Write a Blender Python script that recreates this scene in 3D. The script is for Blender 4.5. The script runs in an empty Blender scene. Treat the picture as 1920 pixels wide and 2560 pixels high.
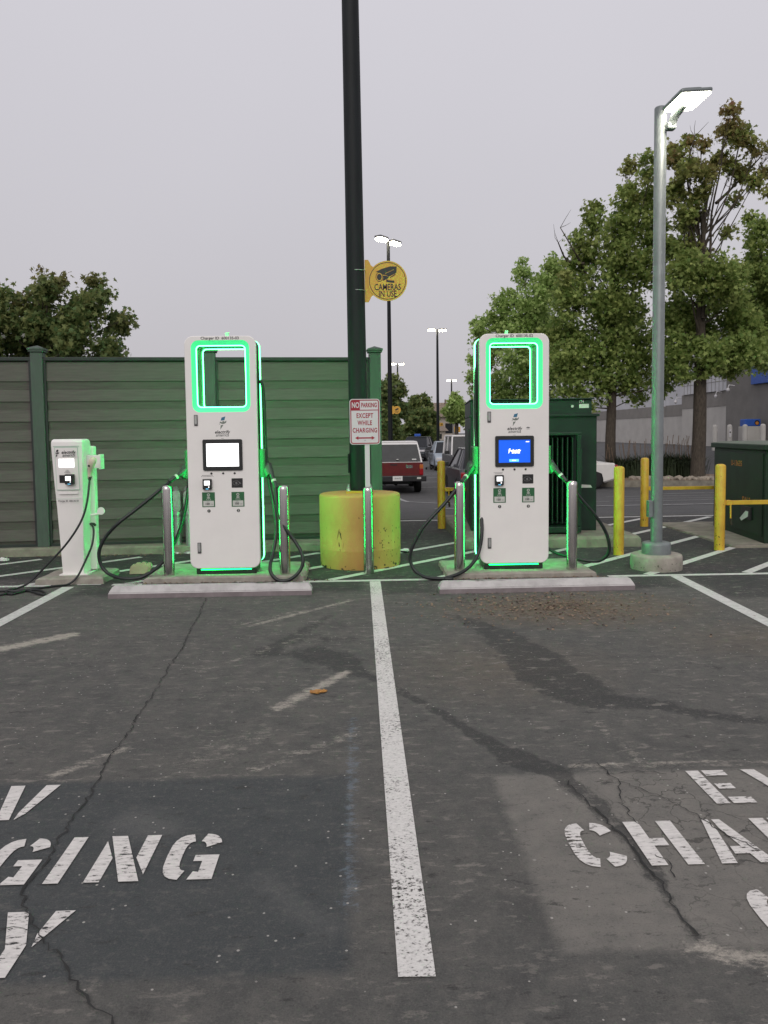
import bpy, bmesh, math, random
import numpy as np
from mathutils import Vector, Matrix, geometry
random.seed(7); rng = np.random.default_rng(7)
sc = bpy.context.scene
col = sc.collection
R = math.radians
# ------------------------------------------------------------------ camera
EYE = Vector((0, 0, 1.5)); F = 1967.0; CU, CV = 960.0, 1216.0
PITCH = math.atan(.068); YAW = R(1.86); ROLL = .012
cam = bpy.data.cameras.new("camera"); camo = bpy.data.objects.new("camera", cam); col.objects.link(camo)
cam.sensor_fit = 'VERTICAL'; cam.sensor_height = 36; cam.lens = F / 2560 * 36; cam.shift_y = -(1280 - CV) / 2560
cam.clip_start = .05; cam.clip_end = 2000
RM = Matrix.Rotation(-YAW, 3, 'Z') @ Matrix.Rotation(math.pi / 2 - PITCH, 3, 'X') @ Matrix.Rotation(-ROLL, 3, 'Z')
camo.matrix_world = Matrix.Translation(EYE) @ RM.to_4x4()
sc.camera = camo
# ------------------------------------------------------------------ sky and sun: overcast early morning
SUN_EL, SUN_AZ = R(38), R(188)
w = bpy.data.worlds.new("World"); sc.world = w; w.use_nodes = True
nt = w.node_tree; nt.nodes.clear()
out = nt.nodes.new('ShaderNodeOutputWorld'); bg = nt.nodes.new('ShaderNodeBackground'); nt.links.new(bg.outputs[0], out.inputs[0])
sky = nt.nodes.new('ShaderNodeTexSky'); sky.sky_type = 'NISHITA'; sky.sun_disc = False
sky.sun_elevation = SUN_EL; sky.sun_rotation = SUN_AZ; sky.air_density = 1.5; sky.dust_density = 6
bg.inputs[1].default_value = .1
geo = nt.nodes.new('ShaderNodeTexCoord'); sep = nt.nodes.new('ShaderNodeSeparateXYZ'); nt.links.new(geo.outputs['Generated'], sep.inputs[0])
ramp = nt.nodes.new('ShaderNodeValToRGB'); nt.links.new(sep.outputs[2], ramp.inputs[0])
cr = ramp.color_ramp; cr.elements[0].position = 0; cr.elements[0].color = (5.05, 4.85, 5.2, 1)
cr.elements[1].position = .5; cr.elements[1].color = (6.5, 6.3, 6.75, 1)
e_ = cr.elements.new(.1); e_.color = (5.5, 5.3, 5.65, 1)
ns = nt.nodes.new('ShaderNodeTexNoise'); ns.inputs['Scale'].default_value = 1.3; ns.inputs['Detail'].default_value = 3
nt.links.new(geo.outputs['Generated'], ns.inputs[0])
mul = nt.nodes.new('ShaderNodeMath'); mul.operation = 'MULTIPLY_ADD'; mul.inputs[1].default_value = .16; mul.inputs[2].default_value = .92
nt.links.new(ns.outputs[0], mul.inputs[0])
vm = nt.nodes.new('ShaderNodeVectorMath'); vm.operation = 'SCALE'; nt.links.new(ramp.outputs[0], vm.inputs[0]); nt.links.new(mul.outputs[0], vm.inputs['Scale'])
mx = nt.nodes.new('ShaderNodeMix'); mx.data_type = 'RGBA'; mx.inputs[0].default_value = .93
nt.links.new(sky.outputs[0], mx.inputs[6]); nt.links.new(vm.outputs[0], mx.inputs[7]); nt.links.new(mx.outputs[2], bg.inputs[0])
sl = bpy.data.lights.new("sun", 'SUN'); so = bpy.data.objects.new("sun", sl); col.objects.link(so)
sl.energy = 1.2; sl.angle = R(45); sl.color = (1, .97, .93)
sd = Vector((math.sin(SUN_AZ) * math.cos(SUN_EL), math.cos(SUN_AZ) * math.cos(SUN_EL), math.sin(SUN_EL)))
so.rotation_euler = sd.to_track_quat('Z', 'Y').to_euler()
sc.view_settings.view_transform = 'Standard'; sc.view_settings.look = 'None'
sc.view_settings.exposure = .05; sc.view_settings.gamma = 1
sc.cycles.max_bounces = 6; sc.cycles.diffuse_bounces = 3; sc.cycles.glossy_bounces = 3; sc.cycles.transparent_max_bounces = 8
sc.cycles.caustics_reflective = False; sc.cycles.caustics_refractive = False
sc.cycles.use_denoising = True; sc.cycles.sample_clamp_indirect = 4

# ------------------------------------------------------------------ measuring helpers (u,v = photo pixels)
def smooth(t): t = min(1, max(0, t)); return t * t * (3 - 2 * t)
def zg(x, y):   # the car park dips away behind the chargers, rises again to the store
    z = -.48 * smooth((y - 14) / 11) + .9 * smooth((y - 60) / 34)
    return z + .93 * smooth((x - 12) / 5) * smooth((y - 33) / 8) * (1 - smooth((y - 60) / 34))
def ray(u, v): return RM @ Vector(((u - CU) / F, -(v - CV) / F, -1))
def at(u, v, y): d = ray(u, v); return EYE + d * (y / d.y)
def gp(u, v, z=0): d = ray(u, v); return EYE + d * ((z - EYE.z) / d.z)
S = 2560 / 2212
def gd(x, y, z=0): p = gp(x * S, y * S, z); return (p.x, p.y)

# ------------------------------------------------------------------ materials
def mat(name, c, rough=.6, metal=0, var=.12, scale=6, bump=0, bscale=60, c2=None, thr=None, spec=.5, stretch=None):
    m = bpy.data.materials.new(name); m.use_nodes = True; n = m.node_tree.nodes; L = m.node_tree.links
    b = n['Principled BSDF']; b.inputs['Roughness'].default_value = rough; b.inputs['Metallic'].default_value = metal
    b.inputs['Specular IOR Level'].default_value = spec
    tc = n.new('ShaderNodeTexCoord'); mp = n.new('ShaderNodeMapping'); L.new(tc.outputs['Object'], mp.inputs[0])
    if stretch: mp.inputs['Scale'].default_value = stretch
    no = n.new('ShaderNodeTexNoise'); no.inputs['Scale'].default_value = scale; no.inputs['Detail'].default_value = 6; no.inputs['Roughness'].default_value = .62
    L.new(mp.outputs[0], no.inputs[0])
    rp = n.new('ShaderNodeValToRGB'); L.new(no.outputs[0], rp.inputs[0])
    lo = c2 or tuple(x * (1 - var) for x in c); hi = c if c2 else tuple(min(1, x * (1 + var)) for x in c)
    a, z = thr or (.35, .65)
    rp.color_ramp.elements[0].position = a; rp.color_ramp.elements[1].position = z
    rp.color_ramp.elements[0].color = (*lo, 1); rp.color_ramp.elements[1].color = (*hi, 1)
    L.new(rp.outputs[0], b.inputs['Base Color'])
    if bump:
        n2 = n.new('ShaderNodeTexNoise'); n2.inputs['Scale'].default_value = bscale; n2.inputs['Detail'].default_value = 4; L.new(mp.outputs[0], n2.inputs[0])
        bp = n.new('ShaderNodeBump'); bp.inputs['Strength'].default_value = bump; bp.inputs['Distance'].default_value = .01
        L.new(n2.outputs[0], bp.inputs['Height']); L.new(bp.outputs[0], b.inputs['Normal'])
    return m
def emis(name, c, s):
    m = bpy.data.materials.new(name); m.use_nodes = True; b = m.node_tree.nodes['Principled BSDF']
    b.inputs['Base Color'].default_value = (*[min(.8, x) for x in c], 1); b.inputs['Emission Color'].default_value = (*c, 1); b.inputs['Emission Strength'].default_value = s
    return m
M = {}
M['white_paint'] = mat('white_powder_coat', (.82, .795, .77), .38, var=.025, scale=3)
M['led'] = emis('green_led', (.07, 1, .25), 14)
M['spill_back'] = emis('added_green_backlight', (.006, 1, .15), 40)  # back, side and rear emitters are added for extra green spill
M['spill_side'] = emis('added_green_side', (.006, 1, .15), 16)
M['spill_side_rear'] = emis('added_green_side_rear', (.006, 1, .15), 42)
M['spill_rear'] = emis('added_green_rear', (.03, 1, .22), 34)
M['bezel_glow'] = emis('bezel_painted_glow', (.07, .80, .30), .62)  # LED ring light falling on the bezel is put in as emission
M['ledbase'] = emis('green_led_soft', (.01, 1, .14), 7)
M['tunnel'] = mat('tunnel_plastic', (.12, .30, .16), .45, var=.05)  # white plastic; the green LED light on it is put into the colour
M['bezel'] = mat('bezel_plastic', (.45, .62, .5), .4, var=.04)
M['dark'] = mat('dark_plastic', (.018, .02, .02), .38, var=.3)
M['side'] = mat('charger_side_panel', (.012, .014, .013), .45, var=.15, spec=.3)
M['rubber'] = mat('cable_rubber', (.011, .013, .014), .42, var=.3, scale=20)
M['holster'] = mat('holster_plastic', (.035, .05, .04), .5, var=.1)
M['steel'] = mat('brushed_stainless', (.60, .57, .55), .2, 1, var=.12, scale=14, stretch=(6, 6, .3), bump=.03)
M['galv'] = mat('galvanised_steel', (.42, .43, .42), .42, .75, var=.15, scale=25)
M['grey_metal'] = mat('grey_metal', (.2, .2, .2), .4, .6, var=.15)
M['black_ink'] = mat('black_ink', (.015, .015, .016), .5, var=.1)
M['grey_ink'] = mat('grey_ink', (.12, .12, .12), .5, var=.1)
M['blue_ink'] = mat('blue_ink', (.035, .16, .26), .5, var=.1)
M['olive_ink'] = mat('olive_ink', (.16, .19, .16), .5, var=.1)
M['sticker_green'] = mat('sticker_green', (.022, .12, .045), .5, var=.08)
M['pale'] = mat('pale_sticker', (.55, .56, .52), .5, var=.05)
M['screen_white'] = emis('screen_white', (1, 1, 1), 1.6)
M['screen_blue'] = emis('screen_blue', (.002, .085, .62), .9)
M['screen_cyan'] = emis('screen_button', (.15, .6, 1), 1.0)
M['conc'] = mat('concrete', (.36, .335, .29), .9, c2=(.24, .215, .185), scale=9, thr=(.3, .7), bump=.5, bscale=90)
M['conc_old'] = mat('old_concrete', (.27, .25, .20), .9, c2=(.15, .135, .11), scale=5, thr=(.3, .68), bump=.5, bscale=70)
M['stop'] = mat('wheel_stop_concrete', (.50, .48, .475), .85, c2=(.36, .34, .34), scale=7, thr=(.28, .6), bump=.5, bscale=80)
M['stop_side'] = mat('wheel_stop_face', (.20, .17, .175), .85, var=.15, scale=9)
M['fence'] = mat('fence_board', (.092, .083, .074), .7, var=.14, scale=3, stretch=(1, 1, 14), bump=.12, bscale=40)
M['fence_post'] = mat('fence_post', (.062, .084, .070), .65, var=.1, scale=4, stretch=(6, 6, 1))
M['fence_dark'] = mat('fence_dark_rail', (.018, .024, .022), .6, var=.2)
M['pole_dark'] = mat('dark_green_pole', (.009, .011, .013), .6, var=.25, scale=3, spec=.25, stretch=(5, 5, .6))
M['drum'] = mat('drum_yellow', (.52, .26, .085), .75, c2=(.45, .21, .07), scale=3.2, thr=(.3, .62), bump=.3, bscale=50, stretch=(1, 1, .7))
M['scuff'] = mat('rubber_scuff', (.05, .035, .02), .8, var=.3)
M['yellow'] = mat('bollard_yellow', (.60, .37, .035), .5, c2=(.42, .24, .02), scale=5, thr=(.2, .6), bump=.1)
M['chip'] = mat('chipped_paint', (.03, .022, .015), .8, var=.3)
M['sign_yellow'] = mat('sign_yellow', (.62, .34, .045), .5, var=.04)
M['sign_white'] = mat('sign_white', (.66, .64, .66), .45, var=.03)
M['sign_red'] = mat('sign_red', (.33, .012, .03), .5, var=.06)
M['sign_blue'] = mat('sign_blue', (.02, .09, .42), .5, var=.1)
M['trgreen'] = mat('transformer_green', (.014, .031, .022), .5, var=.16, scale=4, spec=.25)
M['cabgreen'] = mat('cabinet_green', (.015, .034, .020), .5, var=.18, scale=4, spec=.25)
M['cabtop'] = mat('cabinet_top', (.12, .14, .11), .6, var=.2)
M['lamp_pole'] = mat('lamp_pole_grey', (.17, .19, .195), .4, .1, var=.1, scale=10)
M['lamp_lit'] = emis('lamp_lit', (1, .93, .76), 45)
M['lamp_far'] = emis('lamp_far', (1, .9, .68), 60)
M['bark'] = mat('bark', (.085, .068, .05), .9, c2=(.035, .027, .02), scale=7, stretch=(4, 4, 1), bump=.6, bscale=20)
M['paper'] = mat('paper', (.7, .7, .68), .7, var=.05)
M['tan'] = mat('tan_pulp', (.42, .36, .25), .8, var=.1)
M['dryleaf'] = mat('dry_leaf', (.50, .26, .07), .7, c2=(.28, .12, .03), scale=30)
M['leaflit'] = mat('leaf_litter', (.27, .19, .13), .8, c2=(.12, .08, .055), scale=30)
M['tyre'] = mat('tyre', (.012, .012, .012), .8, var=.2)
M['rim'] = mat('rim', (.4, .4, .4), .3, .8, var=.1)
M['glass'] = mat('car_glass', (.02, .022, .026), .15, 0, var=.2, spec=.22)
M['carred'] = mat('car_red', (.12, .012, .014), .3, var=.12)
M['capwhite'] = mat('cap_white', (.72, .70, .70), .4, var=.05)
M['carblack'] = mat('car_black_trim', (.012, .012, .014), .45, var=.2)
M['cargrey'] = mat('car_grey', (.07, .07, .078), .25, .4, var=.1)
M['carwhite'] = mat('car_white', (.66, .64, .61), .3, var=.04)
M['carblue'] = mat('car_light_blue', (.35, .40, .46), .3, var=.06)
M['cardark'] = mat('car_dark', (.03, .035, .042), .25, .3, var=.1)
M['tail'] = mat('tail_lamp', (.30, .008, .014), .2, var=.1)
M['amber'] = mat('amber_lamp', (.45, .12, .02), .3, var=.1)
M['chrome'] = mat('chrome', (.7, .7, .7), .15, 1, var=.05)
M['stuccow'] = mat('stucco_white', (.58, .58, .61), .9, var=.06, scale=1.5, bump=.3, bscale=6)
M['stuccog'] = mat('stucco_grey', (.25, .235, .22), .9, var=.08, scale=1.5, bump=.3, bscale=6)
M['stuccol'] = mat('stucco_light', (.50, .48, .455), .9, var=.07, scale=1.2, bump=.3, bscale=6)
M['stuccod'] = mat('stucco_dark', (.20, .19, .18), .9, var=.08, scale=1.5, bump=.3, bscale=6)
M['roofbrown'] = mat('roof_brown', (.18, .14, .11), .9, var=.15)
M['wallbeige'] = mat('wall_beige', (.36, .32, .28), .9, var=.1)
M['rock'] = mat('rock', (.36, .31, .25), .9, c2=(.2, .17, .14), scale=5, bump=.4, bscale=10)
M['orange'] = mat('orange_mark', (.55, .2, .03), .6, var=.1)
M['beltw'] = mat('connector_cream', (.60, .53, .42), .45, var=.04)

# ------------------------------------------------------------------ mesh builder
class MB:
    def __init__(s): s.v = []; s.f = []; s.m = []; s.sm = []
    def add(s, vs, fs, mi=0, sm=False):
        o = len(s.v); s.v += [tuple(p) for p in vs]; s.f += [tuple(i + o for i in f) for f in fs]; s.m += [mi] * len(fs); s.sm += [sm] * len(fs); return s
    def box(s, lo, hi, bev=0, mi=0, T=None):
        bm = bmesh.new(); bmesh.ops.create_cube(bm, size=1)
        c = [(a + b) / 2 for a, b in zip(lo, hi)]; d = [b - a for a, b in zip(lo, hi)]
        for v in bm.verts: v.co = Vector((c[0] + v.co.x * d[0], c[1] + v.co.y * d[1], c[2] + v.co.z * d[2]))
        if bev: bmesh.ops.bevel(bm, geom=list(bm.edges), offset=bev, segments=2, affect='EDGES', profile=.6)
        if T: bmesh.ops.transform(bm, matrix=T, verts=bm.verts)
        bm.verts.index_update(); s.add([v.co.copy() for v in bm.verts], [[v.index for v in f.verts] for f in bm.faces], mi, False); bm.free(); return s
    def tube(s, pts, r, n=10, mi=0, cap=True):
        pts = [Vector(p) for p in pts]; rs = r if isinstance(r, (list, tuple)) else [r] * len(pts)
        t0 = (pts[1] - pts[0]).normalized(); up = Vector((0, 0, 1)) if abs(t0.z) < .9 else Vector((1, 0, 0)); a = t0.cross(up).normalized(); vs = []
        for i, p in enumerate(pts):
            t = (pts[min(i + 1, len(pts) - 1)] - pts[max(i - 1, 0)]).normalized(); a = (a - t * a.dot(t)).normalized(); b = t.cross(a)
            for k in range(n): an = 2 * math.pi * k / n; vs.append(p + (a * math.cos(an) + b * math.sin(an)) * rs[i])
        fs = [[i * n + k, i * n + (k + 1) % n, (i + 1) * n + (k + 1) % n, (i + 1) * n + k] for i in range(len(pts) - 1) for k in range(n)]
        s.add(vs, fs, mi, True)
        if cap: s.add(vs[:n], [list(range(n))[::-1]], mi); s.add(vs[-n:], [list(range(n))], mi)
        return s
    def lathe(s, prof, c=(0, 0, 0), n=32, mi=0, sm=True, axis='z'):
        vs = []
        for r, z in prof:
            for k in range(n):
                a = 2 * math.pi * k / n; q = (r * math.cos(a), r * math.sin(a), z)
                if axis == 'x': q = (z, q[0], q[1])
                if axis == 'y': q = (q[0], z, q[1])
                vs.append((q[0] + c[0], q[1] + c[1], q[2] + c[2]))
        s.add(vs, [[i * n + k, i * n + (k + 1) % n, (i + 1) * n + (k + 1) % n, (i + 1) * n + k] for i in range(len(prof) - 1) for k in range(n)], mi, sm)
        if prof[0][0] > 1e-6: s.add(vs[:n], [list(range(n))[::-1]], mi)
        if prof[-1][0] > 1e-6: s.add(vs[-n:], [list(range(n))], mi)
        return s
    # polygon with holes in the (x,z) plane, thick from y0 to y1; T maps (x,y,z)
    def plate(s, outer, y0, y1, holes=(), mi=0, T=None, mis=None):
        loops = [outer] + list(holes); flat = [p for l in loops for p in l]; n = len(flat)
        tri = geometry.tessellate_polygon([[Vector((p[0], p[1], 0)) for p in l] for l in loops])
        vs = [Vector((p[0], y0, p[1])) for p in flat] + [Vector((p[0], y1, p[1])) for p in flat]
        if T: vs = [T @ v for v in vs]
        s.add(vs, [list(t) for t in tri] + [[i + n for i in t][::-1] for t in tri], mi)
        fs = []; o = 0
        for l in loops:
            k = len(l); fs += [[o + i, o + (i + 1) % k, o + (i + 1) % k + n, o + i + n] for i in range(k)]; o += k
        s.add(vs, fs, mi if mis is None else mis); return s
    def band(s, l0, y0, l1, y1, mi=0, sm=True):      # skin between two loops of equal length in the (x,z) plane
        k = len(l0); vs = [(p[0], y0, p[1]) for p in l0] + [(p[0], y1, p[1]) for p in l1]
        s.add(vs, [[i, (i + 1) % k, (i + 1) % k + k, i + k] for i in range(k)], mi, sm); return s
    def text(s, t, size, o, X=(1, 0, 0), Z=(0, 0, 1), align='CENTER', mi=0, bold=0, shear=0, xs=1, space=1, depth=.0012):
        cu = bpy.data.curves.new('t', 'FONT'); cu.body = t; cu.size = size; cu.align_x = align; cu.align_y = 'CENTER'; cu.offset = bold; cu.shear = shear
        cu.space_character = space; cu.resolution_u = 3
        ob = bpy.data.objects.new('t', cu); col.objects.link(ob); dg = bpy.context.evaluated_depsgraph_get(); me = bpy.data.meshes.new_from_object(ob.evaluated_get(dg))
        X = Vector(X).normalized(); Z = Vector(Z).normalized(); N = X.cross(Z)
        s.add([Vector(o) + X * v.co.x * xs + Z * v.co.y + N * depth for v in me.vertices], [list(p.vertices) for p in me.polygons], mi)
        bpy.data.objects.remove(ob); bpy.data.curves.remove(cu); bpy.data.meshes.remove(me); return s
    def build(s, name, mats, parent=None, loc=None):
        me = bpy.data.meshes.new(name); me.from_pydata(s.v, [], s.f)
        for m in (mats if isinstance(mats, (list, tuple)) else [mats]): me.materials.append(M[m] if isinstance(m, str) else m)
        me.polygons.foreach_set('material_index', s.m); me.polygons.foreach_set('use_smooth', s.sm); me.update()
        o = bpy.data.objects.new(name, me); col.objects.link(o)
        if parent: o.parent = parent
        if loc: o.location = loc
        return o
def tag(o, label=None, cat=None, group=None, kind=None):
    if label: o['label'] = label
    if cat: o['category'] = cat
    if group: o['group'] = group
    if kind: o['kind'] = kind
    return o
def thing(name, label, cat, loc=(0, 0, 0), rz=0, group=None):
    o = bpy.data.objects.new(name, None); col.objects.link(o); o.location = loc; o.rotation_euler = (0, 0, rz); o.empty_display_size = .1
    return tag(o, label, cat, group)
def dup(o, parent=None, loc=None, rz=None):
    c = o.copy(); col.objects.link(c)
    if parent: c.parent = parent
    if loc: c.location = loc
    if rz is not None: c.rotation_euler = (0, 0, rz)
    for ch in [x for x in bpy.data.objects if x.parent == o]: dup(ch, c)
    return c
def rrect(cx, cz, w, h, r, n=6):
    pts = []
    for sx, sz, a0 in ((1, 1, 0), (-1, 1, 90), (-1, -1, 180), (1, -1, 270)):
        for k in range(n + 1):
            a = R(a0 + 90 * k / n); pts.append((cx + sx * (w / 2 - r) + r * math.cos(a), cz + sz * (h / 2 - r) + r * math.sin(a)))
    return pts
def circ(cx, cz, r, n=32): return [(cx + r * math.cos(2 * math.pi * k / n), cz + r * math.sin(2 * math.pi * k / n)) for k in range(n)]
def rct(x0, z0, x1, z1): return [(x0, z0), (x1, z0), (x1, z1), (x0, z1)]
def spline(P, n=8):
    P = [Vector(p) for p in P]; P = [P[0] * 2 - P[1]] + P + [P[-1] * 2 - P[-2]]; o = []
    for i in range(1, len(P) - 2):
        a, b, c, d = P[i - 1:i + 3]
        for k in range(n):
            t = k / n; o.append(.5 * ((2 * b) + (c - a) * t + (2 * a - 5 * b + 4 * c - d) * t * t + (3 * b - a - 3 * c + d) * t ** 3))
    o.append(P[-2]); return o

# ================================================================== GROUND: one sheet with its own stains and patches
def axis(lo, hi, step, far): 
    a = list(np.arange(lo, hi + 1e-6, step)); g = [step]; x = hi
    up = []; 
    while x < far: g.append(g[-1] * 1.35); x += g[-1]; up.append(x)
    dn = []; x = lo; st = step
    while x > -far: st *= 1.35; x -= st; dn.append(x)
    return np.array(dn[::-1] + a + up)
xs_ = axis(-4.6, 6.4, .045, 500); ys_a = np.arange(1.3, 14, .045)
ys_b = []; y = 14
while y < 96: ys_b.append(y); y += 1.5
st = 1.5
while y < 700: ys_b.append(y); st *= 1.3; y += st
ys_ = np.concatenate([[-300, -60, -12, -3, 0], ys_a, ys_b])
GX, GY = np.meshgrid(xs_, ys_); GX = GX.ravel(); GY = GY.ravel()
zgv = np.array([zg(a, b) if b > 14 else 0 for a, b in zip(GX, GY)])
def seg_dist(pts, ws):
    best = np.full(GX.shape, -9.)
    for (a, b), (wa, wb) in zip(zip(pts[:-1], pts[1:]), zip(ws[:-1], ws[1:])):
        d = np.array(b) - np.array(a); t = np.clip(((GX - a[0]) * d[0] + (GY - a[1]) * d[1]) / (d @ d), 0, 1)
        dist = np.hypot(GX - a[0] - t * d[0], GY - a[1] - t * d[1]); best = np.maximum(best, (wa + (wb - wa) * t) - dist)
    return best
def sm(a, e): return np.clip(a / e * .5 + .5, 0, 1)
def boxm(x0, x1, y0, y1, e=.04): return sm(np.minimum.reduce([GX - x0, x1 - GX, GY - y0, y1 - GY]), e)
stain = np.zeros_like(GX)
for P, W_, k in [
    ([(985, 1330), (1060, 1362), (1130, 1405), (1195, 1462), (1270, 1505), (1330, 1515), (1400, 1520), (1500, 1540), (1659, 1562)], [.03, .11, .19, .22, .19, .13, .08, .055, .04], 1),
    ([(575, 1412), (640, 1375), (715, 1330)], [.13, .10, .05], .8), ([(680, 1412), (740, 1430), (770, 1455)], [.2, .17, .1], .8),
    ([(640, 1375), (760, 1383), (790, 1388)], [.1, .14, .05], .6),
    ([(760, 1450), (830, 1472), (950, 1540), (1060, 1608), (1125, 1640), (1210, 1672)], [.05, .035, .03, .05, .09, .06], 1),
    ([(1210, 1672), (1290, 1740), (1350, 1800), (1400, 1870), (1450, 1950), (1510, 2030)], [.06, .06, .05, .05, .03, .03], .8),
    ([(1480, 1430), (1540, 1440)], [.10, .12], .6), ([(1090, 1440), (1370, 1440)], [.02, .02], .1),
    ([(1175, 1590), (1180, 1620)], [.04, .04], .5), ([(1195, 1590), (1200, 1620)], [.04, .04], .5),
    ([(260, 1380), (330, 1330)], [.1, .1], .3), ([(330, 1500), (250, 1620)], [.12, .12], .3), ([(0, 1450), (150, 1430)], [.15, .1], .25),
    ([(130, 2150), (330, 2200)], [.05, .08], .4)]:
    stain = np.maximum(stain, k * sm(seg_dist([gd(*p) for p in P], W_), .15 if max(W_) > .1 else .06))
white = np.zeros_like(GX)
for a, b, w_, k in [((540, 1352), (760, 1296), .05, .7), ((430, 1452), (650, 1378), .06, .5), ((600, 1530), (750, 1452), .06, .75), ((120, 1675), (270, 1615), .06, .6),
    ((330, 1640), (500, 1560), .08, .35), ((540, 1665), (770, 1585), .07, .5), ((0, 1402), (150, 1372), .10, .75), ((1290, 1560), (1400, 1665), .06, .5), ((1230, 1655), (1659, 1645), .035, .75),
    ((1500, 2045), (1659, 2075), .05, .8), ((1440, 1960), (1500, 2045), .02, .6), ((780, 1560), (772, 1690), .05, .4), ((600, 1470), (560, 1440), .03, .3), ((1560, 1465), (1640, 1470), .05, .35),
    ((1115, 1330), (1300, 1300), .05, .3), ((880, 1500), (930, 1480), .05, .3), ((520, 1350), (640, 1320), .05, .6), ((200, 1560), (330, 1500), .10, .35), ((420, 1640), (560, 1590), .14, .42), ((640, 1740), (700, 1690), .05, .3), ((300, 1700), (420, 1650), .08, .4), ((400, 1320), (700, 1250), .04, .3)]:
    white = np.maximum(white, k * .9 * sm(seg_dist([gd(*a), gd(*b)], [w_, w_]), .06))
seal = boxm(-3.2, -.045, 2.1, 3.37, .03) * .85
light = boxm(.565, 2.95, 2.15, 3.33, .03) - boxm(1.0, 2.95, 2.1, 2.19, .02) * .2
lightg = np.maximum(.45 * sm(seg_dist([gd(285, 1775), gd(345, 1790)], [.09, .08]), .03), .4 * sm(seg_dist([gd(560, 1895), gd(640, 1960), gd(720, 2010)], [.03, .035, .03]), .02))
blue = .8 * boxm(-.09, .0, 2.35, 4.1, .06)
dirt = np.clip(1.15 - np.hypot((GX - 1.75) / 1.15, (GY - 6.55) / .72), 0, 1) + .5 * np.clip(1 - np.hypot((GX - 3.1) / 1.2, (GY - 5.4) / .7), 0, 1) + .4 * np.clip(1 - np.hypot((GX - .9) / .9, (GY - 4.9) / .9), 0, 1)
dirt = np.clip(dirt, 0, 1)
newd = np.maximum(sm(np.minimum(GY - 7.93, 13.6 - GY), .05), .85 * np.maximum(boxm(-2.75, .05, 7.42, 8, .06), np.maximum(boxm(2.55, 3.1, 7.3, 8, .06), boxm(.2, .75, 7.25, 8, .08))))
newd = np.maximum(newd, .9 * boxm(3.3, 8, 6.8, 8, .06))
newd = newd * (1 - .6 * boxm(-9, -3.2, 7.9, 8.35, .05))
far = np.clip((GY - 13.6) / .2, 0, 1)
cr_ = np.clip(boxm(.9, 2.95, 2.3, 3.45, .3), 0, 1)
nx, ny = len(xs_), len(ys_)
me = bpy.data.meshes.new('ground'); me.vertices.add(nx * ny)
me.vertices.foreach_set('co', np.stack([GX, GY, zgv], 1).ravel())
ii = (np.arange(ny - 1)[:, None] * nx + np.arange(nx - 1)[None, :]).ravel()
q = np.stack([ii, ii + 1, ii + nx + 1, ii + nx], 1)
me.loops.add(q.size); me.polygons.add(len(q)); me.loops.foreach_set('vertex_index', q.ravel()); me.polygons.foreach_set('loop_start', np.arange(len(q)) * 4)
me.polygons.foreach_set('loop_total', np.full(len(q), 4)); me.update(calc_edges=True)
me.polygons.foreach_set('use_smooth', np.ones(len(q), bool))
for nm, a in dict(stain=stain, whitewear=white, seal=seal, light=light, lightg=lightg, blue=blue, dirt=dirt, newd=newd, far=far, crz=cr_).items():
    at_ = me.attributes.new(nm, 'FLOAT', 'POINT'); at_.data.foreach_set('value', a.astype(np.float32))
ground = bpy.data.objects.new('ground', me); col.objects.link(ground); tag(ground, kind='structure')
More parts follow.
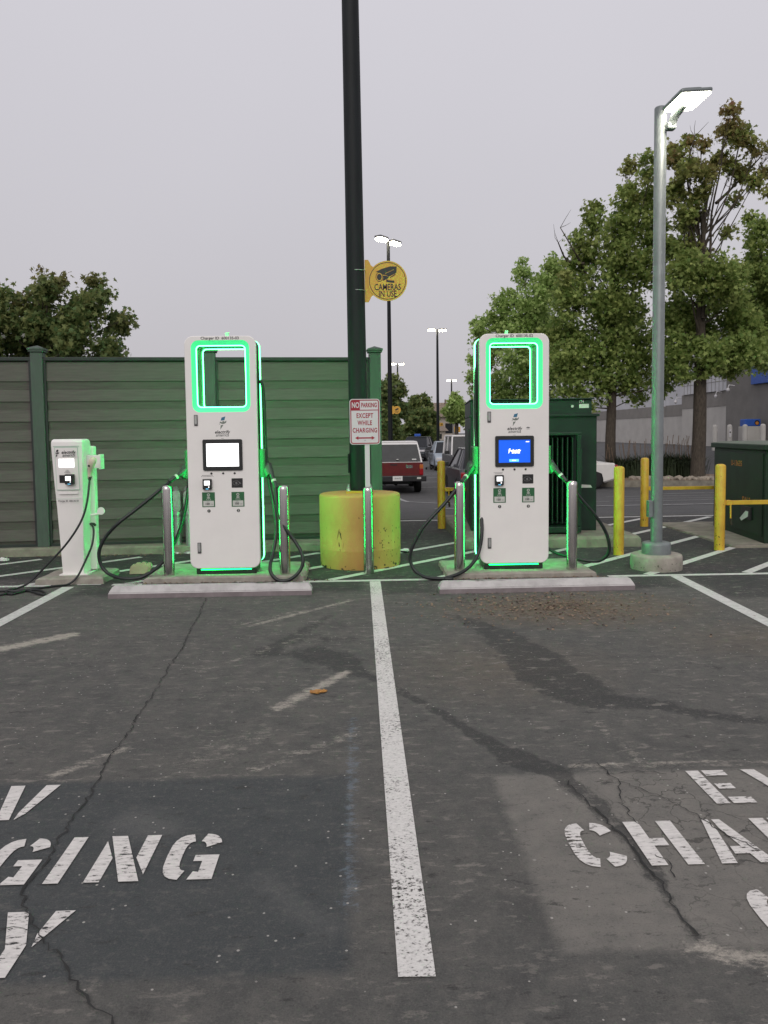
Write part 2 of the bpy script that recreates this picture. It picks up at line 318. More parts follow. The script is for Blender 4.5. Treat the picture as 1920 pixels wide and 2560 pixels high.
def asphalt():
    m = bpy.data.materials.new('asphalt'); m.use_nodes = True; n = m.node_tree.nodes; L = m.node_tree.links; b = n['Principled BSDF']
    b.inputs['Roughness'].default_value = .85; b.inputs['Specular IOR Level'].default_value = .35
    g = n.new('ShaderNodeNewGeometry')
    def noise(s, d=5, r=.6, sc_=None):
        t = n.new('ShaderNodeTexNoise'); t.inputs['Scale'].default_value = s; t.inputs['Detail'].default_value = d; t.inputs['Roughness'].default_value = r
        if sc_: mp = n.new('ShaderNodeMapping'); mp.inputs['Scale'].default_value = sc_; L.new(g.outputs['Position'], mp.inputs[0]); L.new(mp.outputs[0], t.inputs[0])
        else: L.new(g.outputs['Position'], t.inputs[0])
        return t.outputs[0]
    def ma(op, a, b_=0, c=0, cl=False):
        x = n.new('ShaderNodeMath'); x.operation = op; x.use_clamp = cl
        for i, k in enumerate((a, b_, c)):
            if isinstance(k, (int, float)): x.inputs[i].default_value = k
            else: L.new(k, x.inputs[i])
        return x.outputs[0]
    def mr(v, a, b_, c=0, d=1):
        x = n.new('ShaderNodeMapRange'); L.new(v, x.inputs[0])
        for i, k in enumerate((a, b_, c, d)): x.inputs[i + 1].default_value = k
        return x.outputs[0]
    def mix(f, a, b_):
        x = n.new('ShaderNodeMix'); x.data_type = 'RGBA'; L.new(f, x.inputs[0])
        for i, k in ((6, a), (7, b_)):
            if isinstance(k, tuple): x.inputs[i].default_value = (*k, 1)
            else: L.new(k, x.inputs[i])
        return x.outputs[2]
    def att(nm): x = n.new('ShaderNodeAttribute'); x.attribute_name = nm; return x.outputs['Fac']
    sp_ = n.new('ShaderNodeSeparateXYZ'); L.new(g.outputs['Position'], sp_.inputs[0]); PX, PY = sp_.outputs[0], sp_.outputs[1]
    jit = ma('MULTIPLY_ADD', noise(22, 4, .7), .03, -.015)
    def bm_(x0, x1, y0, y1, e=.022):
        o_ = None
        for v_, lo_, hi_ in ((PX, x0, x1), (PY, y0, y1)):
            vj = ma('ADD', v_, jit)
            for k_ in (mr(vj, lo_ - e, lo_ + e), mr(vj, hi_ - e, hi_ + e, 1, 0)): o_ = k_ if o_ is None else ma('MULTIPLY', o_, k_)
        return o_
    seal_ = bm_(-3.2, -.045, 2.1, 3.37); light_ = bm_(.568, 2.95, 2.15, 3.33)
    n1, n2, n3, n4 = noise(1.1, 6), noise(9, 8, .7), noise(45, 6, .75), noise(160, 4, .8)
    nst = noise(9, 9, .8, (1, .6, 1)); nwd = noise(30, 8, .8, (1, 1, 1))
    c = mix(mr(n1, .3, .7), (.078, .079, .075), (.108, .105, .096))
    c = mix(ma('MULTIPLY', mr(n2, .48, .66), .7), c, (.130, .122, .111))
    n5 = noise(3.2, 7, .7, (1, 1, 1)); c = mix(ma('MULTIPLY', mr(n5, .52, .66), .55), c, (.112, .106, .097)); c = mix(ma('MULTIPLY', mr(n5, .46, .34), .55), c, (.058, .057, .056))
    c = mix(ma('MULTIPLY', mr(n2, .5, .3), .5), c, (.058, .057, .056))
    c = mix(ma('MULTIPLY', att('dirt'), mr(n2, .3, .6, .35, 1)), c, (.150, .108, .068))
    c = mix(mr(ma('ADD', att('dirt'), ma('MULTIPLY', n3, 1.4)), 1.62, 1.85), c, (.060, .038, .026))
    c = mix(ma('MULTIPLY', seal_, .84), c, mix(mr(n2, .35, .7), (.046, .054, .058), (.058, .065, .067)))
    c = mix(ma('MULTIPLY', light_, mr(n2, .2, .5, .8, 1)), c, mix(mr(n2, .35, .7), (.155, .148, .134), (.215, .200, .178)))
    c = mix(att('lightg'), c, (.135, .135, .13))
    nww0 = noise(18, 8, .85, (.8, 1.2, 1)); fw = ma('MULTIPLY', mr(ma('ADD', att('blue'), ma('MULTIPLY', nww0, 1.6)), 1.35, 1.5), .6); c = mix(fw, c, (.17, .21, .25))
    c = mix(att('far'), c, mix(mr(n1, .35, .65), (.072, .073, .076), (.090, .090, .092)))
    c = mix(ma('MULTIPLY', att('newd'), mr(n2, .3, .65, .98, .85)), c, mix(mr(n1, .35, .65), (.022, .023, .025), (.038, .037, .037)))
    sf = mr(ma('ADD', att('stain'), ma('MULTIPLY', nst, 1.3)), 1.08, 1.22); c = mix(ma('MULTIPLY', sf, .72), c, (.030, .031, .031))
    nww = noise(16, 9, .85, (.7, 1.2, 1)); wf = mr(ma('ADD', att('whitewear'), ma('MULTIPLY', nww, 1.6)), 1.20, 1.42); c = mix(ma('MULTIPLY', ma('MULTIPLY', wf, ma('GREATER_THAN', att('whitewear'), .03)), .8), c, (.46, .42, .36))
    nf = noise(13, 6, .75, (.55, 1.3, 1)); c = mix(ma('MULTIPLY', mr(nf, .56, .62), ma('MULTIPLY', mr(n1, .35, .6, .4, 1), ma('MULTIPLY', ma('SUBTRACT', 1, att('far')), ma('MULTIPLY_ADD', seal_, -.75, 1)))), c, (.20, .185, .165)); c = mix(ma('MULTIPLY', mr(nf, .41, .35), .75), c, (.034, .033, .032))
    # fine grain and pale aggregate
    c = mix(ma('MULTIPLY', mr(n4, .5, .72), .45), c, (.17, .16, .15)); c = mix(ma('MULTIPLY', mr(n4, .48, .3), .55), c, (.03, .03, .03))
    c = mix(ma('MULTIPLY', mr(n3, .54, .68), .5), c, (.17, .158, .145)); c = mix(ma('MULTIPLY', mr(n3, .44, .33), .5), c, (.045, .044, .043))
    v = n.new('ShaderNodeTexVoronoi'); v.inputs['Scale'].default_value = 38; L.new(g.outputs['Position'], v.inputs['Vector'])
    sx = n.new('ShaderNodeSeparateXYZ'); L.new(v.outputs['Color'], sx.inputs[0])
    sp = ma('MULTIPLY', ma('LESS_THAN', v.outputs['Distance'], .17), ma('GREATER_THAN', sx.outputs[0], .93)); c = mix(ma('MULTIPLY', sp, .85), c, (.42, .40, .37))
    v2 = n.new('ShaderNodeTexVoronoi'); v2.inputs['Scale'].default_value = 20; L.new(g.outputs['Position'], v2.inputs['Vector'])
    s2 = n.new('ShaderNodeSeparateXYZ'); L.new(v2.outputs['Color'], s2.inputs[0])
    sp2 = ma('MULTIPLY', ma('LESS_THAN', v2.outputs['Distance'], ma('MULTIPLY', s2.outputs[1], .14)), ma('GREATER_THAN', s2.outputs[0], .9)); c = mix(ma('MULTIPLY', sp2, .6), c, (.33, .31, .29))
    # map cracking where the surface is tired
    v3 = n.new('ShaderNodeTexVoronoi'); v3.feature = 'DISTANCE_TO_EDGE'; v3.inputs['Scale'].default_value = 6.5
    dn = n.new('ShaderNodeTexNoise'); dn.inputs['Scale'].default_value = 5; dn.inputs['Detail'].default_value = 5; L.new(g.outputs['Position'], dn.inputs[0])
    va = n.new('ShaderNodeVectorMath'); va.operation = 'MULTIPLY_ADD'; L.new(dn.outputs['Color'], va.inputs[0]); va.inputs[1].default_value = (.35, .35, 0); L.new(g.outputs['Position'], va.inputs[2]); L.new(va.outputs[0], v3.inputs['Vector'])
    ck = ma('MULTIPLY', ma('MULTIPLY', ma('LESS_THAN', v3.outputs['Distance'], .016), mr(n1, .5, .56)), att('crz')); c = mix(ma('MULTIPLY', ck, .55), c, (.012, .012, .012))
    L.new(c, b.inputs['Base Color'])
    bp = n.new('ShaderNodeBump'); bp.inputs['Strength'].default_value = .55; bp.inputs['Distance'].default_value = .006; L.new(ma('ADD', n4, ma('MULTIPLY', n3, 1.5)), bp.inputs['Height']); L.new(bp.outputs[0], b.inputs['Normal'])
    return m
me.materials.append(asphalt())

def paintmat(name, c, wear, scale=22, stretch=(1, 1, 1), rough=.7):
    m = bpy.data.materials.new(name); m.use_nodes = True; n = m.node_tree.nodes; L = m.node_tree.links; b = n['Principled BSDF']; b.inputs['Roughness'].default_value = rough
    g = n.new('ShaderNodeNewGeometry'); mp = n.new('ShaderNodeMapping'); mp.inputs['Scale'].default_value = stretch; L.new(g.outputs['Position'], mp.inputs[0])
    t = n.new('ShaderNodeTexNoise'); t.inputs['Scale'].default_value = scale; t.inputs['Detail'].default_value = 8; t.inputs['Roughness'].default_value = .72; L.new(mp.outputs[0], t.inputs[0])
    t2 = n.new('ShaderNodeTexNoise'); t2.inputs['Scale'].default_value = 2.2; L.new(g.outputs['Position'], t2.inputs[0])
    ad = n.new('ShaderNodeMath'); ad.operation = 'MULTIPLY_ADD'; L.new(t2.outputs[0], ad.inputs[0]); ad.inputs[1].default_value = .35; L.new(t.outputs[0], ad.inputs[2])
    r = n.new('ShaderNodeMapRange'); L.new(ad.outputs[0], r.inputs[0]); r.inputs[1].default_value = wear + .175; r.inputs[2].default_value = wear + .215
    L.new(r.outputs[0], b.inputs['Alpha'])
    rp = n.new('ShaderNodeValToRGB'); L.new(t.outputs[0], rp.inputs[0]); rp.color_ramp.elements[0].position = .35; rp.color_ramp.elements[1].position = .6
    rp.color_ramp.elements[0].color = (*[x * .72 for x in c], 1); rp.color_ramp.elements[1].color = (*c, 1); L.new(rp.outputs[0], b.inputs['Base Color'])
    return m
P_line = paintmat('worn_line_paint', (.68, .66, .63), .395, 95, (.7, 1, 1))
P_let = paintmat('worn_letter_paint', (.68, .65, .62), .385, 48, (.5, 1.5, 1))
P_new = paintmat('fresh_line_paint', (.60, .60, .57), .28, 20)
P_far = paintmat('far_line_paint', (.36, .36, .36), .38, 5)
def strip(mb, a, b, w_, z=.004, n=1):
    a = Vector(a); b = Vector(b); d = (b - a).normalized(); p = Vector((-d.y, d.x)) * w_ / 2; vs = []
    for k in range(n + 1):
        c = a + (b - a) * k / n
        for s_ in (p, -p): e = c + s_; vs.append((e.x, e.y, zg(e.x, e.y) + z))
    mb.add(vs, [[2 * k, 2 * k + 1, 2 * k + 3, 2 * k + 2] for k in range(n)])
mb = MB(); mb.add([(.090, 2.07, .004), (.194, 2.067, .004), (.208, 7.87, .004), (.100, 7.87, .004)], [[0, 1, 2, 3]]); tag(mb.build('stall_line', P_line), kind='structure')
mb = MB(); strip(mb, (-2.93, 3), (-2.91, 7.87), .12); strip(mb, (3.02, 3), (3.235, 7.87), .12); tag(mb.build('stall_line', P_new), kind='structure')
mb = MB(); strip(mb, (-.58, 7.925), (.9, 7.925), .09); strip(mb, (2.55, 7.925), (7, 7.90), .09); strip(mb, (-3.9, 7.95), (-3.12, 7.95), .09); strip(mb, (-2.5, 7.95), (-2.2, 7.95), .09)
strip(mb, (-2.86, 7.975), (-2.62, 7.975), .03); tag(mb.build('stall_head_line', P_new), kind='structure')
mb = MB()
def kerby(x): return 9.95 + .023 * (x + 4.22)
for c_, x0, y1 in ((13.6, -9, 9.7), (12.45, -9, 9.75), (11.4, -9, 9.8), (10.35, -9, 9.85), (9.25, -9, 13.2), (8.3, -9, 13.2), (7.2, -9, 13.2), (6.05, -9, 13.2), (5.0, -9, 13.2), (3.96, -9, 13.2)):
    ya = 7.98; strip(mb, (ya - c_, ya), (y1 - c_, y1), .10, .0045)
tag(mb.build('hatch_line', P_new), kind='structure')
mb = MB(); strip(mb, (.5, 13.3), (12, 13.5), .1); tag(mb.build('hatch_border_line', P_new), kind='structure')
mb = MB()
for a, b in (((1.5, 15.5), (12, 16)), ((2.2, 17.5), (16, 18.0)), ((2.5, 20.0), (3.6, 20)), ((9, 23.5), (18, 25)), ((7, 22), (16, 22.5)), ((6.5, 19.6), (12.5, 19.8)), ((1.0, 28), (6, 28.5)), ((1.0, 31), (6, 31.3)), ((1, 34), (5, 34)), ((1, 37), (6, 37)), ((1.2, 42), (5, 42.2)), ((2.6, 15.6), (1.25, 20)), ((1.25, 20), (1.1, 27))):
    strip(mb, a, b, .12, .012, 24)
tag(mb.build('car_park_line', P_far), kind='structure')

# stencilled lettering, each glyph 0.185 m x 0.305 m
def sg(a0, a1, W_=.185, H_=.305, s_=.054, n=10, e=3.2):
    def p(t, a, b): c, s2 = math.cos(t), math.sin(t); return (W_ / 2 + a * math.copysign(abs(c) ** (2 / e), c), H_ / 2 + b * math.copysign(abs(s2) ** (2 / e), s2))
    A = [R(a0 + (a1 - a0) * k / n) for k in range(n + 1)]
    return [p(t, W_ / 2, H_ / 2) for t in A] + [p(t, W_ / 2 - s_, H_ / 2 - s_) for t in reversed(A)]
GL = {
 'C': [sg(97, 263), sg(24, 83), sg(-83, -24)],
 'G': [sg(97, 263), sg(24, 83), [(.10, 0), (.185, 0), (.185, .155), (.10, .155), (.10, .115), (.131, .115), (.131, .045), (.112, .05)]],
 'O': [sg(97, 263), sg(-83, 83)],
 'I': [rct(0, 0, .052, .305)],
 'E': [rct(0, 0, .056, .305), rct(.07, .252, .165, .305), rct(.07, .128, .14, .178), rct(.07, 0, .165, .054)],
 'L': [rct(0, 0, .056, .305), rct(.07, 0, .165, .054)],
 'H': [[(0, 0), (.058, 0), (.058, .128), (.112, .128), (.112, .18), (.058, .18), (.058, .305), (0, .305)], rct(.127, 0, .185, .305)],
 'A': [[(0, 0), (.055, 0), (.085, .22), (.085, .305), (.062, .305)], [(.10, .305), (.13, .305), (.195, 0), (.137, 0), (.128, .06), (.075, .06), (.08, .11), (.12, .11), (.10, .24)]],
 'R': [rct(0, 0, .056, .305), [(.07, .305), (.13, .305), (.18, .27), (.18, .18), (.15, .15), (.185, 0), (.128, 0), (.10, .13), (.07, .13), (.07, .18), (.12, .185), (.125, .25), (.07, .255)]],
 'N': [[(0, 0), (.053, 0), (.053, .15), (.035, .22), (0, .27)][:3] + [(.0, .27)], [(0.005, .305), (.063, .305), (.185, 0), (.118, 0)][:4], [(.137, .305), (.19, .305), (.19, .04), (.137, .15)]],
 'V': [[(0, .305), (.06, .305), (.122, .0), (.072, 0)], [(.15, .305), (.21, .305), (.165, .05), (.14, 0.0), (.135, .06)]],
 'Y': [[(0, .305), (.066, .305), (.125, .14), (.125, 0), (.07, 0), (.07, .125)], [(.15, .305), (.212, .305), (.145, .13), (.137, .19)]]}
def word(txt, x, y, name):
    mb = MB()
    for ch in txt:
        for poly in GL[ch]:
            tri = geometry.tessellate_polygon([[Vector((p[0], p[1], 0)) for p in poly]])
            mb.add([(x + p[0], y + p[1], .0045) for p in poly], [list(t) for t in tri])
        x += {'I': .135}.get(ch, .245)
    return tag(mb.build(name, P_let), kind='structure')
word('EV', -1.755, 3.035, 'stencil_lettering'); word('CHAR', -2.31, 2.58, 'stencil_lettering'); word('GING', -1.325, 2.58, 'stencil_lettering'); word('ONLY', -1.86, 2.12, 'stencil_lettering')
word('EV', 1.415, 3.01, 'stencil_lettering'); word('CHARGING', .745, 2.58, 'stencil_lettering'); word('ONLY', 1.21, 2.12, 'stencil_lettering')
# cracks
def crack(pts, w_=.009, seed=1):
    r = random.Random(seed); P = [gd(*p) for p in pts]; out_ = []
    for a, b in zip(P[:-1], P[1:]):
        L_ = math.dist(a, b); k = max(2, int(L_ / .022))
        for i in range(k): t = i / k; out_.append((a[0] + (b[0] - a[0]) * t + r.gauss(0, .0065), a[1] + (b[1] - a[1]) * t + r.gauss(0, .0065)))
    mb = MB(); vs = []
    for i, p in enumerate(out_):
        q_ = out_[min(i + 1, len(out_) - 1)]; o_ = out_[max(0, i - 1)]; d = Vector((q_[0] - o_[0], q_[1] - o_[1])).normalized(); n_ = Vector((-d.y, d.x)) * w_ * r.uniform(.12, .52)
        vs += [(p[0] + n_.x, p[1] + n_.y, .006), (p[0] - n_.x, p[1] - n_.y, .006)]
    mb.add(vs, [[2 * i, 2 * i + 1, 2 * i + 3, 2 * i + 2] for i in range(len(out_) - 1)])
    return tag(mb.build('asphalt_crack', M['crack']), kind='structure')
M['crack'] = mat('crack', (.022, .022, .021), .9, var=.3)
crack([(445, 1293), (430, 1330), (412, 1360), (395, 1400), (365, 1440), (345, 1480), (310, 1530), (280, 1580), (240, 1630), (205, 1700), (175, 1750), (150, 1780), (120, 1830), (100, 1870), (60, 1905), (45, 1935), (65, 1990), (75, 2015), (120, 2060), (150, 2090), (160, 2130), (200, 2170), (245, 2212), (300, 2280)], .009, 3)
crack([(1290, 1650), (1312, 1672), (1335, 1688), (1345, 1740), (1380, 1790)], .007, 4); crack([(1225, 1690), (1290, 1755), (1350, 1812), (1398, 1872), (1425, 1905), (1450, 1955), (1478, 1990), (1512, 2035)], .010, 14)
crack([(1312, 1672), (1380, 1668), (1450, 1675)], .005, 5)
crack([(1335, 1688), (1420, 1720), (1500, 1760), (1560, 1800), (1659, 1850)], .005, 6); crack([(1460, 1900), (1440, 1860), (1400, 1845)], .005, 7)
crack([(1210, 1672), (1260, 1650), (1300, 1655)], .004, 8); crack([(0, 2012), (40, 2008), (75, 2015)], .004, 9)

# ================================================================== FENCE
fyaw = math.atan(.096)
fence = thing('board_fence', 'tall grey green fence of overlapping horizontal boards behind the chargers', 'fence', (-4.01, 10.10, 0), fyaw)
# local x along the fence
Z0, Z1 = .12, 2.50
def fence_bay(x0, x1):
    mb = MB(); pitch = .252; z = Z1 - .055; k = 0; vs = []
    while z > Z0 + .02:
        zb = max(z - pitch, Z0 + .02); zm = z - pitch * .40
        if k == 0: zm = z - .004
        prof = [(.008, z), (.022, max(zm, zb)), (.012, max(zm - .003, zb)), (-.004, zb + .010 if zb + .010 < z else zb), (-.002, zb + .003), (.026, zb)]
        vs = [(x, p[0], p[1]) for x in (x0, x1) for p in prof]; n = len(prof)
        mb.add(vs, [[i, i + 1, i + 1 + n, i + n] for i in range(n - 1)]); z = zb; k += 1
    mb.box((x0, .026, Z0), (x1, .06, Z1 - .01)); return mb.build('boards', 'fence', fence)
POSTS = [-2.13, 0.0, 2.12, 4.27]
edges = [(-4.2, -2.20), (-2.06, -.07), (.07, 2.05), (2.19, 4.20)]
for a, b in edges:
    fence_bay(a + .03, b - .03)
    mb = MB(); mb.box((a, -.02, Z1 - .045), (b, .07, Z1), .005); mb.box((a, -.012, Z0 - .03), (b, .07, Z0 + .022), .004)
    mb.box((a, -.018, Z0 + .022), (a + .033, .025, Z1 - .046)); mb.box((b - .033, -.018, Z0 + .022), (b, .025, Z1 - .046)); mb.build('rail_frame', 'fence_dark', fence)
for x in POSTS:
    mb = MB(); mb.box((x - .075, -.045, .1), (x + .075, .115, 2.56), .012); p = mb.build('post', 'fence_post', fence)
    mb = MB(); mb.box((x - .092, -.062, 2.562), (x + .092, .132, 2.585), .006)
    mb.add([(x - .10, -.07, 2.587), (x + .10, -.07, 2.587), (x + .10, .14, 2.587), (x - .10, .14, 2.587), (x - .10, -.07, 2.61), (x + .10, -.07, 2.61), (x + .10, .14, 2.61), (x - .10, .14, 2.61), (x, .035, 2.65)],
           [[0, 3, 2, 1], [0, 1, 5, 4], [1, 2, 6, 5], [2, 3, 7, 6], [3, 0, 4, 7], [4, 5, 8], [5, 6, 8], [6, 7, 8], [7, 4, 8]]); mb.build('post_cap', 'fence_post', p)
# return leg of the enclosure going back from the right end post
mb = MB(); mb.box((4.24, .2, .1), (4.29, 5.2, 2.48), .005); mb.build('return_panel', 'fence', fence)
# kerb under the fence
mb = MB(); n = 20; vs = []
prof = [(0, 0), (.012, .085), (.03, .105), (.36, .108), (.36, 0)]
for i in range(n + 1):
    x = -7.2 + 7.6 * i / n
    for a, b in prof: vs.append((x, kerby(x) + a, b))
k = len(prof); mb.add(vs, [[i * k + j, i * k + j + 1, (i + 1) * k + j + 1, (i + 1) * k + j] for i in range(n) for j in range(k - 1)]); mb.add(vs[-k:], [[0, 1, 2, 3, 4]])
tag(mb.build('kerb', 'conc_old'), kind='structure')

# ================================================================== PADS, STOPS
def pad(x0, x1, y0, y1, h, label, m='conc', chip=.03):
    mb = MB(); r = random.Random(int(x0 * 100)); pts = []
    for (ax, ay), (bx, by) in zip([(x0, y0), (x1, y0), (x1, y1), (x0, y1)], [(x1, y0), (x1, y1), (x0, y1), (x0, y0)]):
        k = max(3, int(math.dist((ax, ay), (bx, by)) / .07))
        for i in range(k): t = i / k; pts.append((ax + (bx - ax) * t + r.gauss(0, .006), ay + (by - ay) * t + r.gauss(0, .006)))
    cx, cy = (x0 + x1) / 2, (y0 + y1) / 2; n = len(pts)
    def ring(f, z): return [(p[0] + (cx - p[0]) / abs(cx - x0) * f, p[1] + (cy - p[1]) / abs(cx - x0) * f, z + r.gauss(0, .0015)) for p in pts]
    vs = ring(-.01, -.01) + ring(0, h * .75) + ring(.025, h); f = []
    for l in range(2): f += [[l * n + i, l * n + (i + 1) % n, (l + 1) * n + (i + 1) % n, (l + 1) * n + i] for i in range(n)]
    f.append([2 * n + i for i in range(n)]); mb.add(vs, f)
    return tag(mb.build('concrete_pad', m), label, 'pad')
pad(-2.19, -.57, 7.98, 8.86, .06, 'concrete pad under the left tall charger')
pad(.90, 2.43, 7.93, 8.80, .055, 'concrete pad under the right tall charger')
pad(-3.28, -2.62, 8.02, 8.60, .07, 'small concrete pad under the short charging post')
pad(1.36, 3.62, 9.95, 12.9, .14, 'large raised concrete slab under the green transformer', 'conc_old')
pad(4.72, 8.4, 9.68, 12.3, .03, 'low concrete slab under the green utility cabinet', 'conc_old')
def wheel_stop(x0, x1, y, rz, label):
    L_ = x1 - x0; o = None; mb = MB(); y0, y1 = 0, .17; H_ = .105; e = .03
    lo = [(0, y0, 0), (L_, y0, 0), (L_, y1, 0), (0, y1, 0)]; mid = [(.0, y0 + .004, .05), (L_, y0 + .004, .05), (L_, y1 - .004, .05), (0, y1 - .004, .05)]; hi = [(e, y0 + .052, H_), (L_ - e, y0 + .052, H_), (L_ - e, y1 - .045, H_), (e, y1 - .045, H_)]
    bm = bmesh.new(); V = [bm.verts.new(p) for p in lo + mid + hi]
    for l in (0, 4):
        for i in range(4): f = bm.faces.new([V[l + i], V[l + (i + 1) % 4], V[l + 4 + (i + 1) % 4], V[l + 4 + i]]); f.material_index = 1 if l == 0 else 0
    bm.faces.new(V[8:12]); bmesh.ops.bevel(bm, geom=[e_ for e_ in bm.edges if all(v in V[4:] for v in e_.verts)], offset=.008, segments=2, affect='EDGES')
    m_ = bpy.data.meshes.new('wheel_stop'); bm.to_mesh(m_); bm.free(); m_.materials.append(M['stop']); m_.materials.append(M['stop_side'])
    o = bpy.data.objects.new('wheel_stop', m_); col.objects.link(o); o.location = (x0, y, 0); o.rotation_euler = (0, 0, rz); return tag(o, label, 'wheel stop', 'wheel stops in front of the tall chargers')
wheel_stop(-2.33, -.45, 7.27, 0, 'pale concrete wheel stop lying before the left tall charger')
def tyre_marks(o, seed, x0, x1):
    q = random.Random(seed); mb = MB()
    for _ in range(16):
        x = q.uniform(x0, x1); y = q.uniform(.056, .10); w_ = q.uniform(.01, .07); h_ = q.uniform(.002, .007); k_ = q.uniform(-.01, .01)
        mb.add([(x - w_, y - h_ * .3, .1062), (x, y - h_, .1062), (x + w_, y + k_, .1062), (x, y + h_ + k_, .1062)], [[0, 1, 2, 3]])
    mb.build('tyre_stains', 'scuff', o)
tyre_marks(bpy.data.objects['wheel_stop'], 3, 1.35, 1.75)
ws2 = wheel_stop(.74, 2.585, 7.205, .012, 'pale concrete wheel stop lying before the right tall charger')

tyre_marks(ws2, 8, .3, .6)
# ================================================================== TALL CHARGERS
def logo(mb, x, z, h, y, mi_a, mi_b, mi_c):
    k = h / .135
    def pl(pts, mi): mb.plate([(x + a * k, z + b * k) for a, b in pts], y - .0012, y, mi=mi)
    pl([(-.022, .025), (-.012, .056), (.026, .067), (.016, .028)], mi_a)
    arc = lambda cx, cz, r, a0, a1, n=9: [(cx + r * math.cos(R(a0 + (a1 - a0) * i / n)), cz + r * math.sin(R(a0 + (a1 - a0) * i / n)) * .72) for i in range(n + 1)]
    pl(arc(.0, .018, .036, 200, 345) + [(.034, .028), (.026, .016)] + arc(.0, .022, .024, -30, -160), mi_b)
    pl([(-.012, .008), (.0, .019), (.018, .017), (.010, .006)], mi_b)
    pl(circ(-.033, -.01, .004, 8), mi_c); pl([(-.022, -.022), (.004, -.018), (-.028, -.067)], mi_c)
W_, ZB, ZT = .72, .125, 2.50
HO = (0, 2.50 - .043 - .3625, .588, .725, .075); HI = (0, HO[1], .506, .633, .045)
def fast_charger(x, cid, label, scr, sign, mirror):
    t = thing('fast_charger', label, 'ev charger', (x, 8.10, .057), 0, 'tall green lit chargers')
    z0, z1 = ZB - .057, ZT - .057; zc = (z0 + z1) / 2; H_ = z1 - z0; hz = HO[1] - .057
    # front panel
    mb = MB(); o2 = rrect(0, zc, W_, H_, .085, 8); i2 = rrect(0, zc, W_ - .012, H_ - .012, .08, 8)
    ho = rrect(0, hz, HO[2], HO[3], HO[4], 8); hi = rrect(0, hz, HI[2], HI[3], HI[4], 8)
    mb.plate(i2, 0, .002, [ho]); mb.band(i2, 0, o2, .006); mb.band(o2, .006, o2, .038); mb.plate(o2, .0365, .038, [hi]); fp = mb.build('front_panel', 'white_paint', t)
    mb = MB(); mb.band(ho, 0, hi, .036); mb.build('window_bezel', 'bezel_glow', fp)
    # led rings: outside and around the see-through window, front and back
    def ringm(shape, dw, y0, y1, th, nm, par, m='led'):
        a = rrect(shape[0], shape[1], shape[2] + dw, shape[3] + dw, max(.02, shape[4] + dw / 2), 8); b = rrect(shape[0], shape[1], shape[2] + dw - 2 * th, shape[3] + dw - 2 * th, max(.02, shape[4] + dw / 2 - th), 8)
        r_ = MB(); r_.plate(a, y0, y1, [b]); return r_.build(nm, m, par)
    for ya in (.0385, .366): ringm((0, zc, W_, H_, .085), -.006, ya, ya + (.012 if ya < .1 else .0075), .008, 'led_strip', t)
    ringm((0, zc, W_, H_, .085), -.030, .0385, .0445, .024, 'added_backlight', t, 'spill_back')  # added ring behind the front panel, out of view, strengthens the green spill
    ringm((0, zc, W_, H_, .085), -.05, .4305, .436, .03, 'added_backlight', t, 'spill_rear')  # added ring facing the fence to wash it green
    hs = (0, hz, HI[2], HI[3], HI[4]); ringm(hs, .0, .0385, .048, .009, 'window_led_ring', t); ringm(hs, .0, .386, .395, .008, 'window_led_ring', t)
    # body shell with a tunnel through its head
    mb = MB(); bo = rrect(0, zc, W_ - .09, H_ - .09, .055, 8); mb.plate(bo, .0390, .365, [rrect(0, hz, HI[2] + .012, HI[3] + .012, .05, 8)]); mb.plate(rrect(0, zc, W_ - .012, H_ - .012, .08, 8), .100, .322, [rrect(0, zc, W_ - .0905, H_ - .0905, .055, 8)]); mb.build('side_shell', 'side', t)
    for ya, lm in ((.062, 'spill_side'), (.330, 'spill_side_rear')): so_ = rrect(0, zc, W_ - .087, H_ - .087, .056, 8); mb = MB(); mb.band(so_, ya, so_, ya + .03); mb.build('added_side_light', lm, t)  # added glowing bands behind the overhang, light bollards, drum and lamp post sideways
    mb = MB(); ti = rrect(0, hz, HI[2], HI[3], .045, 8); to = rrect(0, hz, HI[2] + .008, HI[3] + .008, .048, 8); mb.plate(to, .0505, .384, [ti]); mb.build('window_tunnel', 'tunnel', t)
    mb = MB(); bk = rrect(0, zc, W_, H_, .085, 8); mb.plate(bk, .396, .43, [hi]); mb.plate(rrect(0, zc, W_ - .02, H_ - .02, .08, 8), .374, .3955, [rrect(0, hz, HI[2] + .01, HI[3] + .01, .05, 8)]); mb.build('back_panel', 'white_paint', t)
    mb = MB(); mb.box((-.31, .05, 0), (.31, .39, z0 + .03), .01); mb.build('plinth', 'dark', t)
    mb = MB(); mb.box((-.26, .040, .045), (.26, .0495, .055)); mb.build('plinth_led', 'ledbase', t)
    mb = MB(); mb.box((-.235 * mirror + .28 * mirror - .015, .18, z1), (-.235 * mirror + .28 * mirror + .015, .21, z1 + .055), .004); mb.build('antenna', 'sticker_pale', t)
    # vent notch under the window
    # locks
    for zz in (1.65 - .057, .34 - .057):
        mb = MB(); mb.plate(rrect(-.262, zz, .038, .112, .004, 2), -.006, 0); mb.plate(rrect(-.262, zz + .006, .022, .088, .011, 5), -.014, -.0065, mi=1); mb.plate(rct(-.277, zz - .052, -.247, zz - .046), -.009, -.0062, mi=2); mb.build('lock_handle', ['grey_metal', 'galv', 'black_ink'], t)
    # lettering and emblem
    mb = MB(); mb.text('Charger ID  ' + cid, .040, (.0, 0, z1 - .024), bold=.0006, mi=0, xs=1.02); mb.build('number_lettering', 'black_ink', t); mb = MB(); logo(mb, .01, 1.62 - .057, .135, 0, 0, 1, 1); mb.build('logo', ['blue_ink', 'olive_ink'], t); mb = MB()
    mb.text('electrify', .047, (0, 0, 1.528 - .057), bold=.0011, shear=.25, xs=.90, space=1.08); mb.text('america', .043, (.0, 0, 1.497 - .057), shear=.25, mi=1, xs=.98, bold=.0003)
